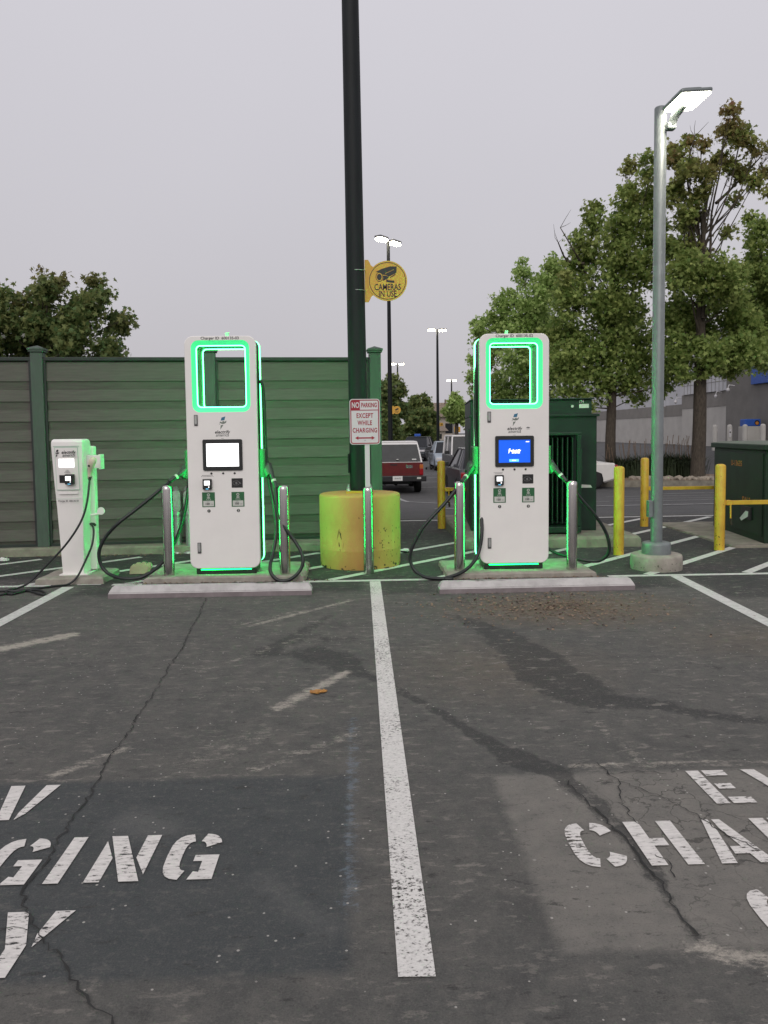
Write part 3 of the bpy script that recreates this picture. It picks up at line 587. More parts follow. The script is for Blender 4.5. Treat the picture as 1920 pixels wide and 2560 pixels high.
    mb.plate(rct(-.012, 1.461 - .057, .014, 1.4635 - .057), -.0012, 0, mi=1); mb.build('lettering', ['black_ink', 'grey_ink', 'blue_ink', 'olive_ink'], t)
    if sign:
        mb = MB(); mb.plate([(.12, 1.535 - .057), (.135, 1.545 - .057), (.165, 1.54 - .057), (.15, 1.53 - .057)], -.0012, 0); mb.plate(rct(.125, 1.521 - .057, .16, 1.524 - .057), -.0012, 0); mb.build('small_logo', 'grey_ink', t)
    # screen
    sz = 1.295 - .057
    mb = MB(); mb.plate(rrect(0, sz, .402, .318, .016, 4), -.012, 0, [rct(-.165, sz - .118, .165, sz + .118)]); fr = mb.build('screen_frame', 'dark', t)
    mb = MB(); mb.plate(rct(-.165, sz - .118, .165, sz + .118), -.005, -.001); s_ = mb.build('screen', scr, fr)
    if scr == 'screen_blue':
        mb = MB(); y_ = -.0055
        logo(mb, -.052, sz + .002, .055, y_, 0, 0, 0); mb.text('electrify', .030, (.012, y_, sz + .006), bold=.0018, shear=.25); mb.text('america', .026, (.012, y_, sz - .014), bold=.001, shear=.25)
        mb.plate(rct(.118, sz + .093, .152, sz + .101), y_ - .001, y_); mb.plate(rct(-.055, sz - .108, .045, sz - .082), y_ - .001, y_, mi=1); mb.plate(rct(-.025, sz - .098, .015, sz - .092), y_ - .002, y_ - .0015, mi=0); mb.build('screen_lettering', ['screen_white', 'screen_cyan'], s_)
    for bx in (-.12, 0, .117):
        mb = MB(); mb.lathe([(.0105, 0), (.0105, -.005), (.006, -.007), (.0001, -.007)], (bx, 0, 1.107 - .057), 16, axis='y'); mb.build('button', 'black_ink', t)
    # card reader
    cz = 1.0 - .057; cx = -.162
    mb = MB(); mb.box((cx - .046, -.035, cz - .055), (cx + .046, 0, cz + .052), .008); mb.plate(rct(cx - .028, cz - .012, cx + .028, cz + .034), -.037, -.0355, mi=1); mb.plate(circ(cx + .018, cz - .03, .006, 10), -.037, -.0355, mi=1); mb.plate(rct(cx - .012, cz - .052, cx + .014, cz - .046), -.037, -.0355, mi=2); mb.build('card_reader', ['dark', 'screen_white', 'screen_cyan'], t)
    mb = MB()
    if sign: mb.plate(rct(cx - .055, cz + .073, cx + .04, cz + .076), -.001, 0); mb.plate(rct(cx - .04, cz + .063, cx + .03, cz + .0655), -.001, 0)
    else:
        mb.plate([(cx - .062, cz + .073), (cx - .05, cz + .09), (cx + .05, cz + .09), (cx + .062, cz + .073), (cx + .058, cz + .072), (cx + .048, cz + .086), (cx - .048, cz + .086), (cx - .058, cz + .072)], -.001, 0)
        mb.plate(rct(cx - .045, cz + .074, cx + .045, cz + .077), -.001, 0)
    mb.build('reader_label', 'grey_ink', t)
    # contactless panel
    cx = .140; mb = MB(); mb.plate(rrect(cx, cz + .006, .113, .096, .003, 2), -.003, 0); el = [(cx - .01 + .036 * math.cos(R(a)), cz + .006 + .024 * math.sin(R(a))) for a in range(0, 360, 12)]; el2 = [(cx - .01 + .0325 * math.cos(R(a)), cz + .006 + .0205 * math.sin(R(a))) for a in range(0, 360, 12)]
    mb.plate(el, -.0042, -.0032, [el2], mi=1); mb.plate([(cx - .022, cz + .010), (cx - .002, cz + .018), (cx + .004, cz - .004), (cx - .012, cz - .008)], -.0042, -.0032, mi=1); mb.plate([(cx + .016, cz + .012), (cx + .026, cz + .016), (cx + .042, cz - .002), (cx + .036, cz - .004)], -.0044, -.0034, mi=1); mb.build('contactless_panel', ['black_ink', 'grey_metal'], t)
    # connector stickers
    for sx, k in ((-.156, '1'), (.144, '2')):
        z = .838 - .057; mb = MB(); mb.plate(rrect(sx, z, .130, .152, .002, 2), -.0022, 0); mb.plate(rct(sx - .054, z - .068, sx + .054, z - .012), -.0034, -.0024, mi=1)
        mb.plate(circ(sx, z + .050, .015, 16), -.0034, -.0024, [circ(sx, z + .05, .010, 12)], mi=1); mb.plate(rrect(sx, z + .022, .030, .017, .006, 4), -.0034, -.0024, mi=1)
        for dx, dz in ((-.005, .054), (.005, .054), (-.0065, .046), (.0065, .046), (0, .042), (0, .0495)): mb.plate(circ(sx + dx, z + dz, .0019, 8), -.0034, -.0024, mi=1)
        for dx in (-.007, .007): mb.plate(circ(sx + dx, z + .022, .0045, 8), -.0040, -.0034, mi=0)
        mb.text('CCS', .024, (sx, -.0034, z + .001), mi=1, xs=1.1); mb.text('up to', .012, (sx - .005, -.0036, z - .020), mi=3); mb.text('150', .030, (sx - .012, -.0036, z - .044), mi=2, bold=.0009); mb.text('kW', .014, (sx + .034, -.0036, z - .048), mi=3)
        mb.build('connector_sticker', ['sticker_green', 'pale', 'black_ink', 'grey_ink'], t)
        mb = MB(); mb.plate(circ(sx + .001, .722 - .057, .0165, 20), -.0022, 0); mb.text(k, .030, (sx + .001, -.0024, .722 - .057), mi=1, bold=.0012); mb.build('number_disc', ['black_ink', 'pale'], t)
    # holsters
    for s_ in (-1, 1):
        mb = MB(); xx = s_ * .335; mb.box((min(xx, xx + s_ * .085), .13, 1.05 - .057), (max(xx, xx + s_ * .085), .29, 1.35 - .057), .02)
        mb.tube([(s_ * .40, .2, 1.16 - .057), (s_ * .46, .15, 1.07 - .057)], [.06, .045], 14); mb.build('holster', 'holster', t)
    return t
M['sticker_pale'] = mat('antenna_plastic', (.5, .7, .5), .5, var=.05)
fast_charger(-1.383, '600135-03', 'tall white charger on the left with a blank white screen and green light strips', 'screen_white', False, 1)
fast_charger(1.618, '600135-02', 'tall white charger on the right with a blue screen and green light strips', 'screen_blue', True, -1)

# charging cables
def cable(pts, label, r=.0185, ring=None, handle=None, name='charging_cable', grp=None):
    P = [at(u, v, y) for u, v, y in pts]; P = [Vector((p.x, p.y, max(p.z, r + .004))) for p in P]
    t = thing(name, label, 'cable', P[0], 0, grp); o = P[0]
    mb = MB(); mb.tube([p - o for p in spline(P, 7)], r, 12); mb.build('hose', 'rubber', t)
    if ring:
        a = at(*ring[0]) - o; b = at(*ring[1]) - o; d = (b - a).normalized()
        mb = MB(); mb.tube([a - d * .012, a + d * .012], r * 1.45, 14); mb.build('collar_ring', 'pale', t)
        mb = MB(); mb.tube([a + d * .013, a + d * .05, a + (b - a) * .6, b], [r * 1.25, r * 1.3, r * 1.9, r * 2.3], 14); mb.tube([a - d * .09, a - d * .013], [r * 1.05, r * 1.3], 14); mb.build('connector_handle', 'dark', t)
    return t
def c1(L_): return [(x / 2.91, 800 + y / 2.91, d) for x, y, d in L_]
def c2(L_): return [(440 + x / 3.353, 820 + y / 3.353, d) for x, y, d in L_]
def c4(L_): return [(780 + x / 4.147, 960 + y / 4.147, d) for x, y, d in L_]
def c5(L_): return [(1080 + x / 3.16, 800 + y / 3.16, d) for x, y, d in L_]
gname = 'thick black hoses on the tall chargers'
cable(c1([(1275, 1145, 8.2), (1180, 1225, 8.2), (1000, 1370, 8.15), (870, 1470, 8.1), (775, 1570, 8.1), (722, 1680, 8.1), (735, 1780, 8.1), (790, 1845, 8.08), (870, 1875, 8.02), (960, 1882, 8.0), (1050, 1862, 8.02), (1160, 1785, 8.12), (1250, 1660, 8.25), (1320, 1490, 8.3), (1360, 1300, 8.33), (1376, 1100, 8.36), (1384, 800, 8.37), (1386, 560, 8.38), (1420, 480, 8.4)]),
      'black hose looping from the left side of the white-screen charger', ring=(c1([(1283, 1140, 8.2)])[0], c1([(1370, 1080, 8.28)])[0]), grp=gname)
cable(c2([(820, 1285, 8.2), (835, 1370, 8.15), (855, 1520, 8.1), (905, 1660, 8.06), (985, 1770, 8.04), (1045, 1870, 8.0), (1065, 1960, 7.97), (1030, 2045, 7.95), (950, 2110, 7.9), (860, 2115, 7.9), (800, 2060, 7.93), (790, 1990, 7.98), (815, 1880, 8.08), (838, 1740, 8.15), (838, 1600, 8.2), (815, 1450, 8.27), (788, 1330, 8.3), (768, 1190, 8.33), (752, 1000, 8.36), (744, 800, 8.37), (736, 620, 8.38), (724, 480, 8.38), (700, 440, 8.38)]),
      'black hose looping down beside the steel post right of the white-screen charger', ring=(c2([(820, 1282, 8.2)])[0], c2([(770, 1150, 8.3)])[0]), grp=gname)
cable(c5([(266, 1240, 8.15), (200, 1325, 8.1), (100, 1450, 8.05)]) + c4([(1180, 1450, 8.0), (1085, 1600, 8.0), (1030, 1720, 8.0), (1018, 1830, 8.0), (1070, 1935, 7.97), (1180, 2003, 7.9), (1320, 2030, 7.86), (1460, 2018, 7.84)]) + c5([(100, 2043, 7.84), (215, 2003, 7.88), (310, 1935, 7.95), (370, 1830, 8.02), (394, 1680, 8.06), (388, 1500, 8.15), (370, 1280, 8.28), (352, 1050, 8.33), (345, 800, 8.36), (345, 560, 8.37), (352, 380, 8.38), (385, 330, 8.38)]),
      'black hose looping wide from the left side of the blue-screen charger', ring=(c5([(266, 1240, 8.15)])[0], c5([(345, 1140, 8.3)])[0]), grp=gname)
cable(c5([(1018, 1228, 8.2), (1080, 1300, 8.22), (1180, 1420, 8.25), (1290, 1545, 8.28), (1365, 1660, 8.3), (1400, 1770, 8.3), (1390, 1850, 8.32), (1330, 1898, 8.35), (1250, 1905, 8.38), (1160, 1890, 8.42), (1060, 1865, 8.5), (970, 1835, 8.6), (900, 1780, 8.62), (880, 1650, 8.6)]),
      'black hose looping from the right side of the blue-screen charger to the ground', ring=(c5([(1018, 1228, 8.2)])[0], c5([(945, 1150, 8.28)])[0]), grp=gname)

# ================================================================== STEEL BOLLARDS
def steel_bollard(x, y, z, label, h=.93):
    mb = MB(); r = .0555; mb.lathe([(r, 0), (r, h - .045), (r * .95, h - .02), (r * .8, h - .006), (r * .45, h), (.0001, h + .002)], (0, 0, 0), 40)
    t = thing('steel_bollard', label, 'bollard', (x, y, z), 0, 'round stainless steel bollards'); mb.build('post', 'steel', t)
    mb = MB(); mb.lathe([(.004, 0), (.004, -.003), (.0001, -.0035)], (-.03, -.046, .05), 8, axis='y'); mb.build('rivet', 'black_ink', t); return t
steel_bollard(-1.965, 8.12, .06, 'steel bollard on the pad left of the white-screen charger')
steel_bollard(-.772, 8.10, .06, 'steel bollard on the pad right of the white-screen charger', .915)
steel_bollard(.098, 8.34, 0, 'steel bollard before the yellow drum holding the parking sign post', .93)
steel_bollard(1.045, 8.12, .055, 'steel bollard on the pad left of the blue-screen charger')
steel_bollard(2.215, 8.08, .055, 'steel bollard on the pad right of the blue-screen charger', .925)
# ---- no parking sign
sg_ = thing('parking_sign', 'white and red no parking sign on a white post above the steel bollard', 'sign', (.098, 8.34, .93))
mb = MB(); mb.box((-.0255, -.0255, 0), (.0255, .0255, .87), .003); mb.build('post', 'sign_white', sg_)
sw, sh, szc = .318, .478, 1.715 - .93 - .005
szc = at(792 * S, 911 * S, 8.30).z - .93
mb = MB(); sx = -.022; y_ = -.032
mb.plate(rrect(sx, szc, sw, sh, .032, 5), y_, y_ + .004); mb.plate(rrect(sx, szc, sw - .016, sh - .016, .027, 5), y_ - .0012, y_ - .0002, [rrect(sx, szc, sw - .036, sh - .036, .018, 5)], mi=1)
mb.plate(rct(sx - .142, szc + .118, sx - .050, szc + .222), y_ - .0012, y_ - .0002, mi=1); mb.plate(rct(sx - .05, szc + .118, sx + .142, szc + .126), y_ - .0014, y_ - .0002, mi=1)
mb.text('NO', .082, (sx - .096, y_ - .0018, szc + .172), mi=0, bold=.002, xs=.62); mb.text('PARKING', .066, (sx + .046, y_ - .0002, szc + .172), mi=1, bold=.0016, xs=.60)
for s_, z in (('EXCEPT', .062), ('WHILE', -.014), ('CHARGING', -.092)): mb.text(s_, .068, (sx, y_ - .0002, szc + z), mi=1, bold=.0018, xs=.68, space=1.12)
a = .105; mb.plate([(sx - a, szc - .170), (sx - a + .035, szc - .150), (sx - a + .035, szc - .163), (sx + a - .035, szc - .163), (sx + a - .035, szc - .150), (sx + a, szc - .170), (sx + a - .035, szc - .190), (sx + a - .035, szc - .177), (sx - a + .035, szc - .177), (sx - a + .035, szc - .190)], y_ - .0012, y_ - .0002, mi=1)
mb.plate(circ(sx, szc - .197, .006, 10), y_ - .004, y_, mi=2); mb.plate(circ(sx, szc + .19, .006, 10), y_ - .004, y_, mi=2); mb.build('sign_plate', ['sign_white', 'sign_red', 'galv'], sg_)

# ================================================================== YELLOW DRUM AND TALL POLE
dr = tag(MB().build('concrete_drum', 'drum') if False else (lambda mb: mb.build('concrete_drum', ['drum', 'scuff'], None, (.012, 8.985, 0)))(
    (lambda mb: (mb.lathe([(.452, -.01), (.458, .03), (.462, .2), (.463, .215), (.461, .22), (.463, .5), (.462, .79), (.452, .812), (.435, .82), (.0001, .83)], n=64), mb)[1])(MB())), 'stout yellow painted concrete drum at the foot of the tall dark pole', 'pole base')
def scuffs(parent, R0, z0, z1, a0, a1, n, seed, m='scuff', wmax=.012, hmax=.05, name='scuff_stains'):
    r = random.Random(seed); mb = MB()
    for _ in range(n):
        a = R(r.uniform(a0, a1)); z = r.uniform(z0, z1); wv = r.uniform(.15, 1) * wmax; hv = r.uniform(.2, 1) * hmax; k = r.randint(5, 7); sl_ = r.uniform(-.3, .3); pts = []
        for i in range(k): t = 2 * math.pi * i / k + r.uniform(-.3, .3); dx = math.cos(t) * wv * r.uniform(.6, 1.2); dz = math.sin(t) * hv * r.uniform(.6, 1.2); aa = a + (dx + dz * sl_) / R0; pts.append((R0 * math.cos(aa), R0 * math.sin(aa), z + dz))
        mb.add(pts, [list(range(k))])
    return mb.build(name, m, parent)
scuffs(dr, .4645, .05, .5, 285, 345, 44, 3, wmax=.011, hmax=.016); scuffs(dr, .4645, .2, .42, 238, 252, 7, 4, wmax=.006, hmax=.07); scuffs(dr, .4605, .0, .05, 190, 350, 46, 5, wmax=.03, hmax=.016); scuffs(dr, .4645, .1, .75, 200, 330, 16, 6, wmax=.006, hmax=.012)
tp = thing('tall_light_pole', 'very tall dark green pole rising from the yellow drum out of the picture', 'pole', (.012, 8.985, .83))
tp.rotation_euler = (0, R(-.3), 0)
mb = MB(); mb.lathe([(.112, .0), (.112, .03), (.108, .05), (.085, 8.6)], n=36); mb.build('shaft', 'pole_dark', tp)
mb = MB(); mb.box((-.155, -.155, -.018), (.155, .155, .02), .004); bp = mb.build('base_plate', 'yellow', tp)
for sx, sy in ((-1, -1), (1, -1), (1, 1), (-1, 1)): mb = MB(); mb.lathe([(.022, .0), (.022, .03), (.011, .031), (.011, .062), (.0001, .062)], (sx * .125, sy * .125, .02), 6); mb.build('anchor_bolt', 'galv', bp)
mb = MB(); mb.box((-.128, -.05, .22), (-.108, .05, .44), .005); mb.build('handhole_cover', 'pole_dark', tp)
cs = thing('camera_warning_sign', 'large round yellow cameras in use sign mounted on the tall dark pole', 'sign', (.012, 8.985, 3.2))
ctr = at(837 * S, 607 * S, 8.98); cx = ctr.x - .012; cz = ctr.z - 3.2; rr = .222
mb = MB(); Tm = None
mb.plate(circ(cx, cz, rr, 48), -.012, -.0); x0 = .1
fl = [(cx - .255, cz + .235), (cx - .215, cz + .235), (cx - .195, cz + .20), (cx - .185, cz + .175), (cx - .15, cz + .150), (cx - .15, cz - .150), (cx - .185, cz - .175), (cx - .195, cz - .20), (cx - .215, cz - .235), (cx - .255, cz - .235)]
mb.plate(fl, -.006, -.0005); mb.plate(circ(cx, cz, rr * .93, 48), -.0134, -.0125, [circ(cx, cz, rr * .90, 48)], mi=1)
k = .222 / 242.  # sign drawing measured on the photo
def sp(L_): return [(cx + (a - 920) * k, cz - (b - 697) * k) for a, b in L_]
mb.plate(sp([(778, 588), (850, 552), (955, 522), (1035, 524), (1030, 600), (935, 648), (900, 625), (862, 622), (838, 598), (800, 592)]), -.0134, -.0125, mi=1)
mb.plate(sp([(862, 632), (905, 634), (940, 655), (918, 672), (860, 698), (868, 660)]), -.0134, -.0125, mi=1)
ov = lambda a, b, f: [(920 - 100 + a * math.cos(t * .2618) * f, 650 + b * math.sin(t * .2618) * f) for t in range(24)]
mb.plate(sp(ov(44, 58, 1)), -.0136, -.0125, [sp(ov(44, 58, .88))], mi=1); mb.plate(sp(ov(44, 58, .66)), -.0136, -.0125, mi=1)
mb.plate(sp([(950, 655), (1020, 608), (1015, 628), (955, 662)]), -.0134, -.0125, mi=1); mb.plate(sp([(905, 680), (925, 682), (930, 690), (1003, 694), (1003, 722), (925, 714), (905, 708)]), -.0134, -.0125, mi=1)
mb.plate(sp([(890, 606), (1000, 560), (1002, 563), (894, 610)]), -.0142, -.0136, mi=0)
mb.text('CAMERAS', .098, (cx, -.0128, cz - .072), mi=1, bold=.0012, xs=.70); mb.text('IN USE', .098, (cx, -.0128, cz - .146), mi=1, bold=.0012, xs=.70)
mb.build('sign_disc', ['sign_yellow', 'black_ink'], cs)
for dz in (.11, -.11): mb = MB(); mb.tube([((.100 * math.cos(R(a))), .100 * math.sin(R(a)), cz + dz) for a in range(180, 361, 12)], .004, 6); mb.build('strap', 'galv', cs)

# ================================================================== SHORT CHARGING POST (level two)
def short_charger():
    t = thing('short_charger', 'short white charging post with a cream connector in its side holster', 'ev charger', (-2.965, 8.26, .07))
    # horizontal sections: convex front; w = half width front, d = depth back
    def sec(z, hw, yf, bulge, yb):
        f = [(-hw + 2 * hw * i / 8, yf - bulge * (1 - ((i - 4) / 4) ** 2)) for i in range(9)]
        return [(x, y, z) for x, y in f] + [(hw + .008, yf + .05, z), (hw + .012, yb - .06, z), (hw - .02, yb, z), (-hw + .02, yb, z), (-hw - .012, yb - .06, z), (-hw - .008, yf + .05, z)]
    S_ = [sec(0, .108, -.08, .01, .14), sec(.3, .116, -.09, .012, .14), sec(.7, .131, -.105, .02, .14), sec(.95, .142, -.12, .03, .14), sec(1.34, .156, -.135, .04, .14), sec(1.375, .155, -.133, .04, .13), sec(1.395, .150, -.122, .038, .11), sec(1.405, .138, -.105, .032, .09)]
    n = len(S_[0]); mb = MB(); vs = [p for s_ in S_ for p in s_]
    mb.add(vs, [[i * n + j, i * n + (j + 1) % n, (i + 1) * n + (j + 1) % n, (i + 1) * n + j] for i in range(len(S_) - 1) for j in range(n)], 0, False); mb.add(S_[-1], [list(range(n))]); mb.build('body', 'white_paint', t)
    mb = MB(); mb.box((-.135, -.115, -.002), (.16, .185, .012), .004); mb.build('base_plate', 'white_paint', t)
    mb = MB(); mb.box((.02, .10, .02), (.19, .20, 1.33), .02); mb.build('rear_column', 'white_paint', t)
    def fy(x, z): # front surface y
        f = lambda a, b, c, d, t_: (a + (b - a) * t_)
        t_ = min(1, max(0, (z - .95) / .39)); hw = .142 + .014 * t_; yf = -.12 - .015 * t_; bu = .03 + .01 * t_; return yf - bu * (1 - (x / hw) ** 2)
    # inset panel
    def curved(x0, x1, z0, z1, off, mi, mb, n=12):
        m = max(1, int((z1 - z0) / .03)); vs = [(x0 + (x1 - x0) * i / n, fy(x0 + (x1 - x0) * i / n, z0 + (z1 - z0) * j / m) - off, z0 + (z1 - z0) * j / m) for j in range(m + 1) for i in range(n + 1)]
        mb.add(vs, [[j * (n + 1) + i, j * (n + 1) + i + 1, (j + 1) * (n + 1) + i + 1, (j + 1) * (n + 1) + i] for j in range(m) for i in range(n)], mi, True)
    mb = MB(); curved(-.118, .118, .885, 1.325, .0022, 0, mb); curved(-.112, .112, .892, 1.318, .0036, 1, mb); curved(-.13, .13, 1.330, 1.336, .004, 0, mb); curved(-.10, .10, .845, .868, .004, 1, mb); curved(-.125, .125, .795, .798, .003, 0, mb); mb.build('front_inset', ['bezel', 'white_paint'], t)
    mb = MB(); curved(-.078, .078, 1.118, 1.205, .006, 0, mb); mb.build('screen', 'screen_white', t)
    mb = MB(); curved(-.080, -.020, .960, 1.040, .006, 0, mb); mb.build('contactless_panel', 'black_ink', t)
    yy = fy(.03, 1.0); mb = MB(); mb.box((-.012, yy - .045, .945), (.078, yy - .001, 1.05), .008); mb.plate(rct(-.003, .985, .05, 1.030), yy - .047, yy - .0455, mi=1); mb.plate(circ(.045, .972, .005, 8), yy - .047, yy - .0455, mi=1); mb.plate(rct(.018, .948, .045, .953), yy - .047, yy - .0455, mi=2); mb.build('card_reader', ['dark', 'screen_white', 'screen_cyan'], t)
    mb = MB(); y1_ = fy(0, 1.26) - .005; logo(mb, -.085, 1.262, .082, y1_ + .009, 0, 0, 0)
    mb.text('electrify', .045, (.028, y1_, 1.272), bold=.0011, shear=.25, xs=.86, space=1.08); mb.text('america', .042, (.030, y1_, 1.242), shear=.25, mi=1, xs=.95, bold=.0004)
    for i, w_ in enumerate((.03, .045, .06)): mb.plate(rct(-w_ / 2 + .01, 1.09 - .012 * i, w_ / 2 + .01, 1.093 - .012 * i), y1_ - .0015, y1_ + .0005, mi=1)
    mb.text('Charger ID  600135-50', .024, (.0, -.146, .775), bold=.0004, xs=.92); mb.build('lettering', ['black_ink', 'grey_ink'], t)
    mb = MB(); mb.box((.155, -.02, 1.10), (.30, .03, 1.235), .006); mb.box((.29, -.06, 1.09), (.312, .06, 1.245), .006); mb.build('side_holster', 'white_paint', t)
    mb = MB(); mb.tube([(.17, -.0, .61), (.25, -.01, .625), (.272, -.01, .63)], .012, 8); mb.lathe([(.038, -.006), (.04, 0), (.038, .006)], (.285, -.02, .655), 18, axis='y'); mb.build('cable_hook', 'white_paint', t)
    mb = MB(); mb.tube([(.150, .06, .515), (.185, .05, .512), (.2, .04, .50)], .014, 8); mb.build('cable_gland', 'dark', t)
    return t
short_charger()
def cc(L_): return [(x / 5.184, 1360 + y / 5.184, d) for x, y, d in L_]
P = c1([(652, 1155, 8.08), (640, 1280, 8.02), (615, 1400, 7.98), (565, 1510, 7.95), (470, 1645, 7.92), (330, 1795, 7.9), (190, 1925, 7.85)])
P2 = cc([(105, 690, 7.68), (100, 735, 7.55), (160, 750, 7.50), (250, 712, 7.58), (340, 682, 7.66), (410, 668, 7.70), (520, 690, 7.66), (590, 740, 7.52), (575, 765, 7.45), (500, 745, 7.50), (420, 690, 7.6), (330, 668, 7.68), (180, 684, 7.66), (-60, 688, 7.66), (-200, 700, 7.6), (-150, 760, 7.5), (0, 752, 7.48), (120, 725, 7.56), (200, 716, 7.6), (330, 690, 7.66), (430, 662, 7.74), (560, 630, 7.8), (730, 592, 7.88), (880, 530, 7.95), (1000, 425, 8.0)])
P3 = c1([(620, 1755, 8.05), (665, 1650, 8.08), (680, 1570, 8.12), (678, 1510, 8.16), (658, 1482, 8.2)])
t = cable(P + P2 + P3, 'thin black cable dropping from the cream connector and coiling on the ground', r=.0105, name='thin_charging_cable')
mb = MB(); o = t.location
q_ = [at(*p) - o for p in c1([(650, 1150, 8.08), (656, 1105, 8.08), (664, 1060, 8.06), (676, 1022, 8.06), (690, 1018, 8.1)])]
mb.tube(spline(q_, 4), [.019] * 3 + [.022, .024, .026, .028, .03, .032, .034, .036, .038, .037, .035, .03, .025, .02], 14); ch = mb.build('connector', 'beltw', t)
mb = MB(); a, b = [at(*p) - o for p in c1([(651, 1165, 8.08), (653, 1140, 8.08)])]; mb.tube([a, b], [.014, .0215], 12); mb.lathe([(.006, -.004), (.012, 0), (.006, .004)], (q_[2].x - .012, q_[2].y - .036, q_[2].z), 10, axis='y'); mb.build('strain_relief', 'dark', ch)

# ================================================================== CONDUIT RISERS BEHIND THE LEFT CHARGER
def riser(u, vb, vt, y, w_, boxh, pr, label, elbow):
    b = gp(u, vb, 0); top = at(u, vt, b.y).z
    t = thing('conduit_riser', label, 'conduit', (b.x, b.y, 0), 0, 'metal conduit risers by the fence')
    mb = MB(); mb.tube([(0, 0, 0), (0, 0, top - boxh)], pr, 16); mb.tube([(0, 0, top - boxh - .10), (0, 0, top - boxh - .075)], pr * 1.25, 16); mb.tube([(0, 0, top - boxh - .045), (0, 0, top - boxh)], pr * 1.35, 16); mb.build('pipe', 'galv', t)
    mb = MB(); mb.plate(rrect(0, top - boxh / 2, w_, boxh, w_ * .45, 6), -.045, .035); mb.plate(rrect(0, top - boxh / 2, w_ * .72, boxh * .78, .01, 4), -.052, -.0455, mi=0); mb.build('pull_box', 'galv', t)
    mb = MB(); mb.tube(spline([(0, .03, top - .05), (elbow * .3, .12, top - .01), (elbow, .45, top + .01)], 4), pr * .9, 12); mb.build('elbow_pipe', 'galv', t)
    mb = MB(); mb.lathe([(pr * 2, 0), (pr * 2, .012), (pr * 1.3, .03)], n=16); mb.build('floor_flange', 'galv', t)
riser(300 + 400 / 7.375, 1180 + 1440 / 7.375, 1180 + 375 / 7.375, 0, .062, .135, .024, 'thin conduit riser with small junction box, free of the charger', .09)
riser(300 + 1080 / 7.375, 1180 + 1490 / 7.375, 1180 + 340 / 7.375, 0, .105, .265, .046, 'thick conduit riser just right of the steel bollard', -.12)
riser(300 + 1290 / 7.375, 1180 + 1490 / 7.375, 1180 + 335 / 7.375, 0, .105, .265, .046, 'thick conduit riser partly hidden by the white-screen charger', -.12)
a = gp(355, 1378, 0); mb = MB(); mb.box((0, -.015, .05), (1.1, .015, .08), .003); mb.box((0, -.012, 0), (.03, .012, .05)); mb.box((1.06, -.012, 0), (1.09, .012, .05)); tag(mb.build('ground_rail', 'galv', None, (a.x, a.y - .12, 0)), 'low metal strut rail along the ground between the conduits', 'rail')

# ================================================================== YELLOW BOLLARDS AND GATE ARMS
def ybol(x, y, label, h=1.05, r=.062, seed=1, arm=None):
    t = thing('yellow_bollard', label, 'bollard', (x, y, 0), 0, 'yellow pipe bollards round the electrical gear')
    mb = MB(); mb.lathe([(r, -.01), (r, h - .028), (r * .85, h - .012), (r * .5, h - .002), (.0001, h)], n=28); mb.build('post', 'yellow', t)
    scuffs(t, r + .0008, .0, .2, 200, 340, 9, seed, 'chip', .010, .012, 'chip_specks'); scuffs(t, r + .0008, .15, h - .1, 190, 350, 12, seed + 50, 'chip', .005, .009, 'chip_specks')
    if seed in (3, 4): scuffs(t, r + .0008, .1, h - .1, 188, 206, 26, seed + 90, 'chip', .004, .02, 'chip_specks')
    if arm:
        zA, L_ = arm; mb = MB(); mb.box((r - .01, -.03, zA - .035), (r + L_, .03, zA + .015), .004); mb.box((r + .01, -.04, zA - .04), (r + .07, .04, zA + .02), .004); ar = mb.build('swing_arm', 'yellow', t)
        mb = MB(); mb.tube([(r + .05, -.045, zA - .03), (r + .05, -.05, zA - .2)], .010, 8); mb.tube([(r + .05, -.05, zA - .2), (r + .06, -.05, zA - .28)], .016, 8, 1); mb.build('locking_pin', ['yellow', 'chip'], ar)
    return t
ybol(1.29, 12.2, 'yellow bollard with short gate arm left of the blue-screen charger', 1.06, seed=1, arm=(.62, .55))
ybol(3.125, 9.32, 'yellow bollard standing free between the transformer slab and the grey lamp post', 1.07, seed=2)
ybol(4.44, 12.05, 'yellow bollard with gate arm partly hidden behind the grey lamp post', 1.07, seed=3, arm=(.60, 3.2))
ybol(4.46, 9.54, 'yellow bollard with gate arm before the green cabinet at the right edge', 1.07, seed=4, arm=(.60, 2.4))

# ================================================================== TRANSFORMER
tr = thing('transformer', 'big dark green transformer with cooling fins behind the blue-screen charger', 'transformer', (1.54, 10.72, .14), R(-5.2))
BW = 1.70
mb = MB(); mb.box((0, 0, 0), (BW, 1.75, 1.56), .012); mb.box((.0, .05, 1.562), (BW - .06, 1.7, 1.78), .012); mb.build('tank', 'trgreen', tr)
mb = MB(); mb.box((-.02, -.03, 1.55), (BW + .03, .045, 1.585), .006); mb.box((-.01, .02, 1.782), (BW - .03, 1.74, 1.80), .006); mb.build('lid_rim', 'trgreen', tr)
mb = MB(); mb.box((.30, -.42, .02), (1.42, -.004, .10), .01); mb.box((.30, -.40, 1.30), (1.42, -.004, 1.34), .01); mb.box((1.36, -.42, .105), (1.42, -.34, 1.30), .008); mb.box((.30, -.42, .105), (.34, -.34, 1.30), .008); rf = mb.build('radiator_frame', 'trgreen', tr)
for i in range(15):
    x = .40 + i * .065; mb = MB(); mb.box((x - .008, -.38, .14), (x + .008, -.03, 1.27), .004); mb.build('cooling_fin', 'trgreen', rf)
mb = MB(); mb.box((-.008, .35, .12), (-.0005, 1.5, 1.4), .002); mb.build('access_door', 'trgreen', tr)
mb = MB(); mb.box((.0 + BW + .0005, .3, .2), (BW + .02, 1.4, 1.35), .004); mb.build('access_door', 'trgreen', tr)
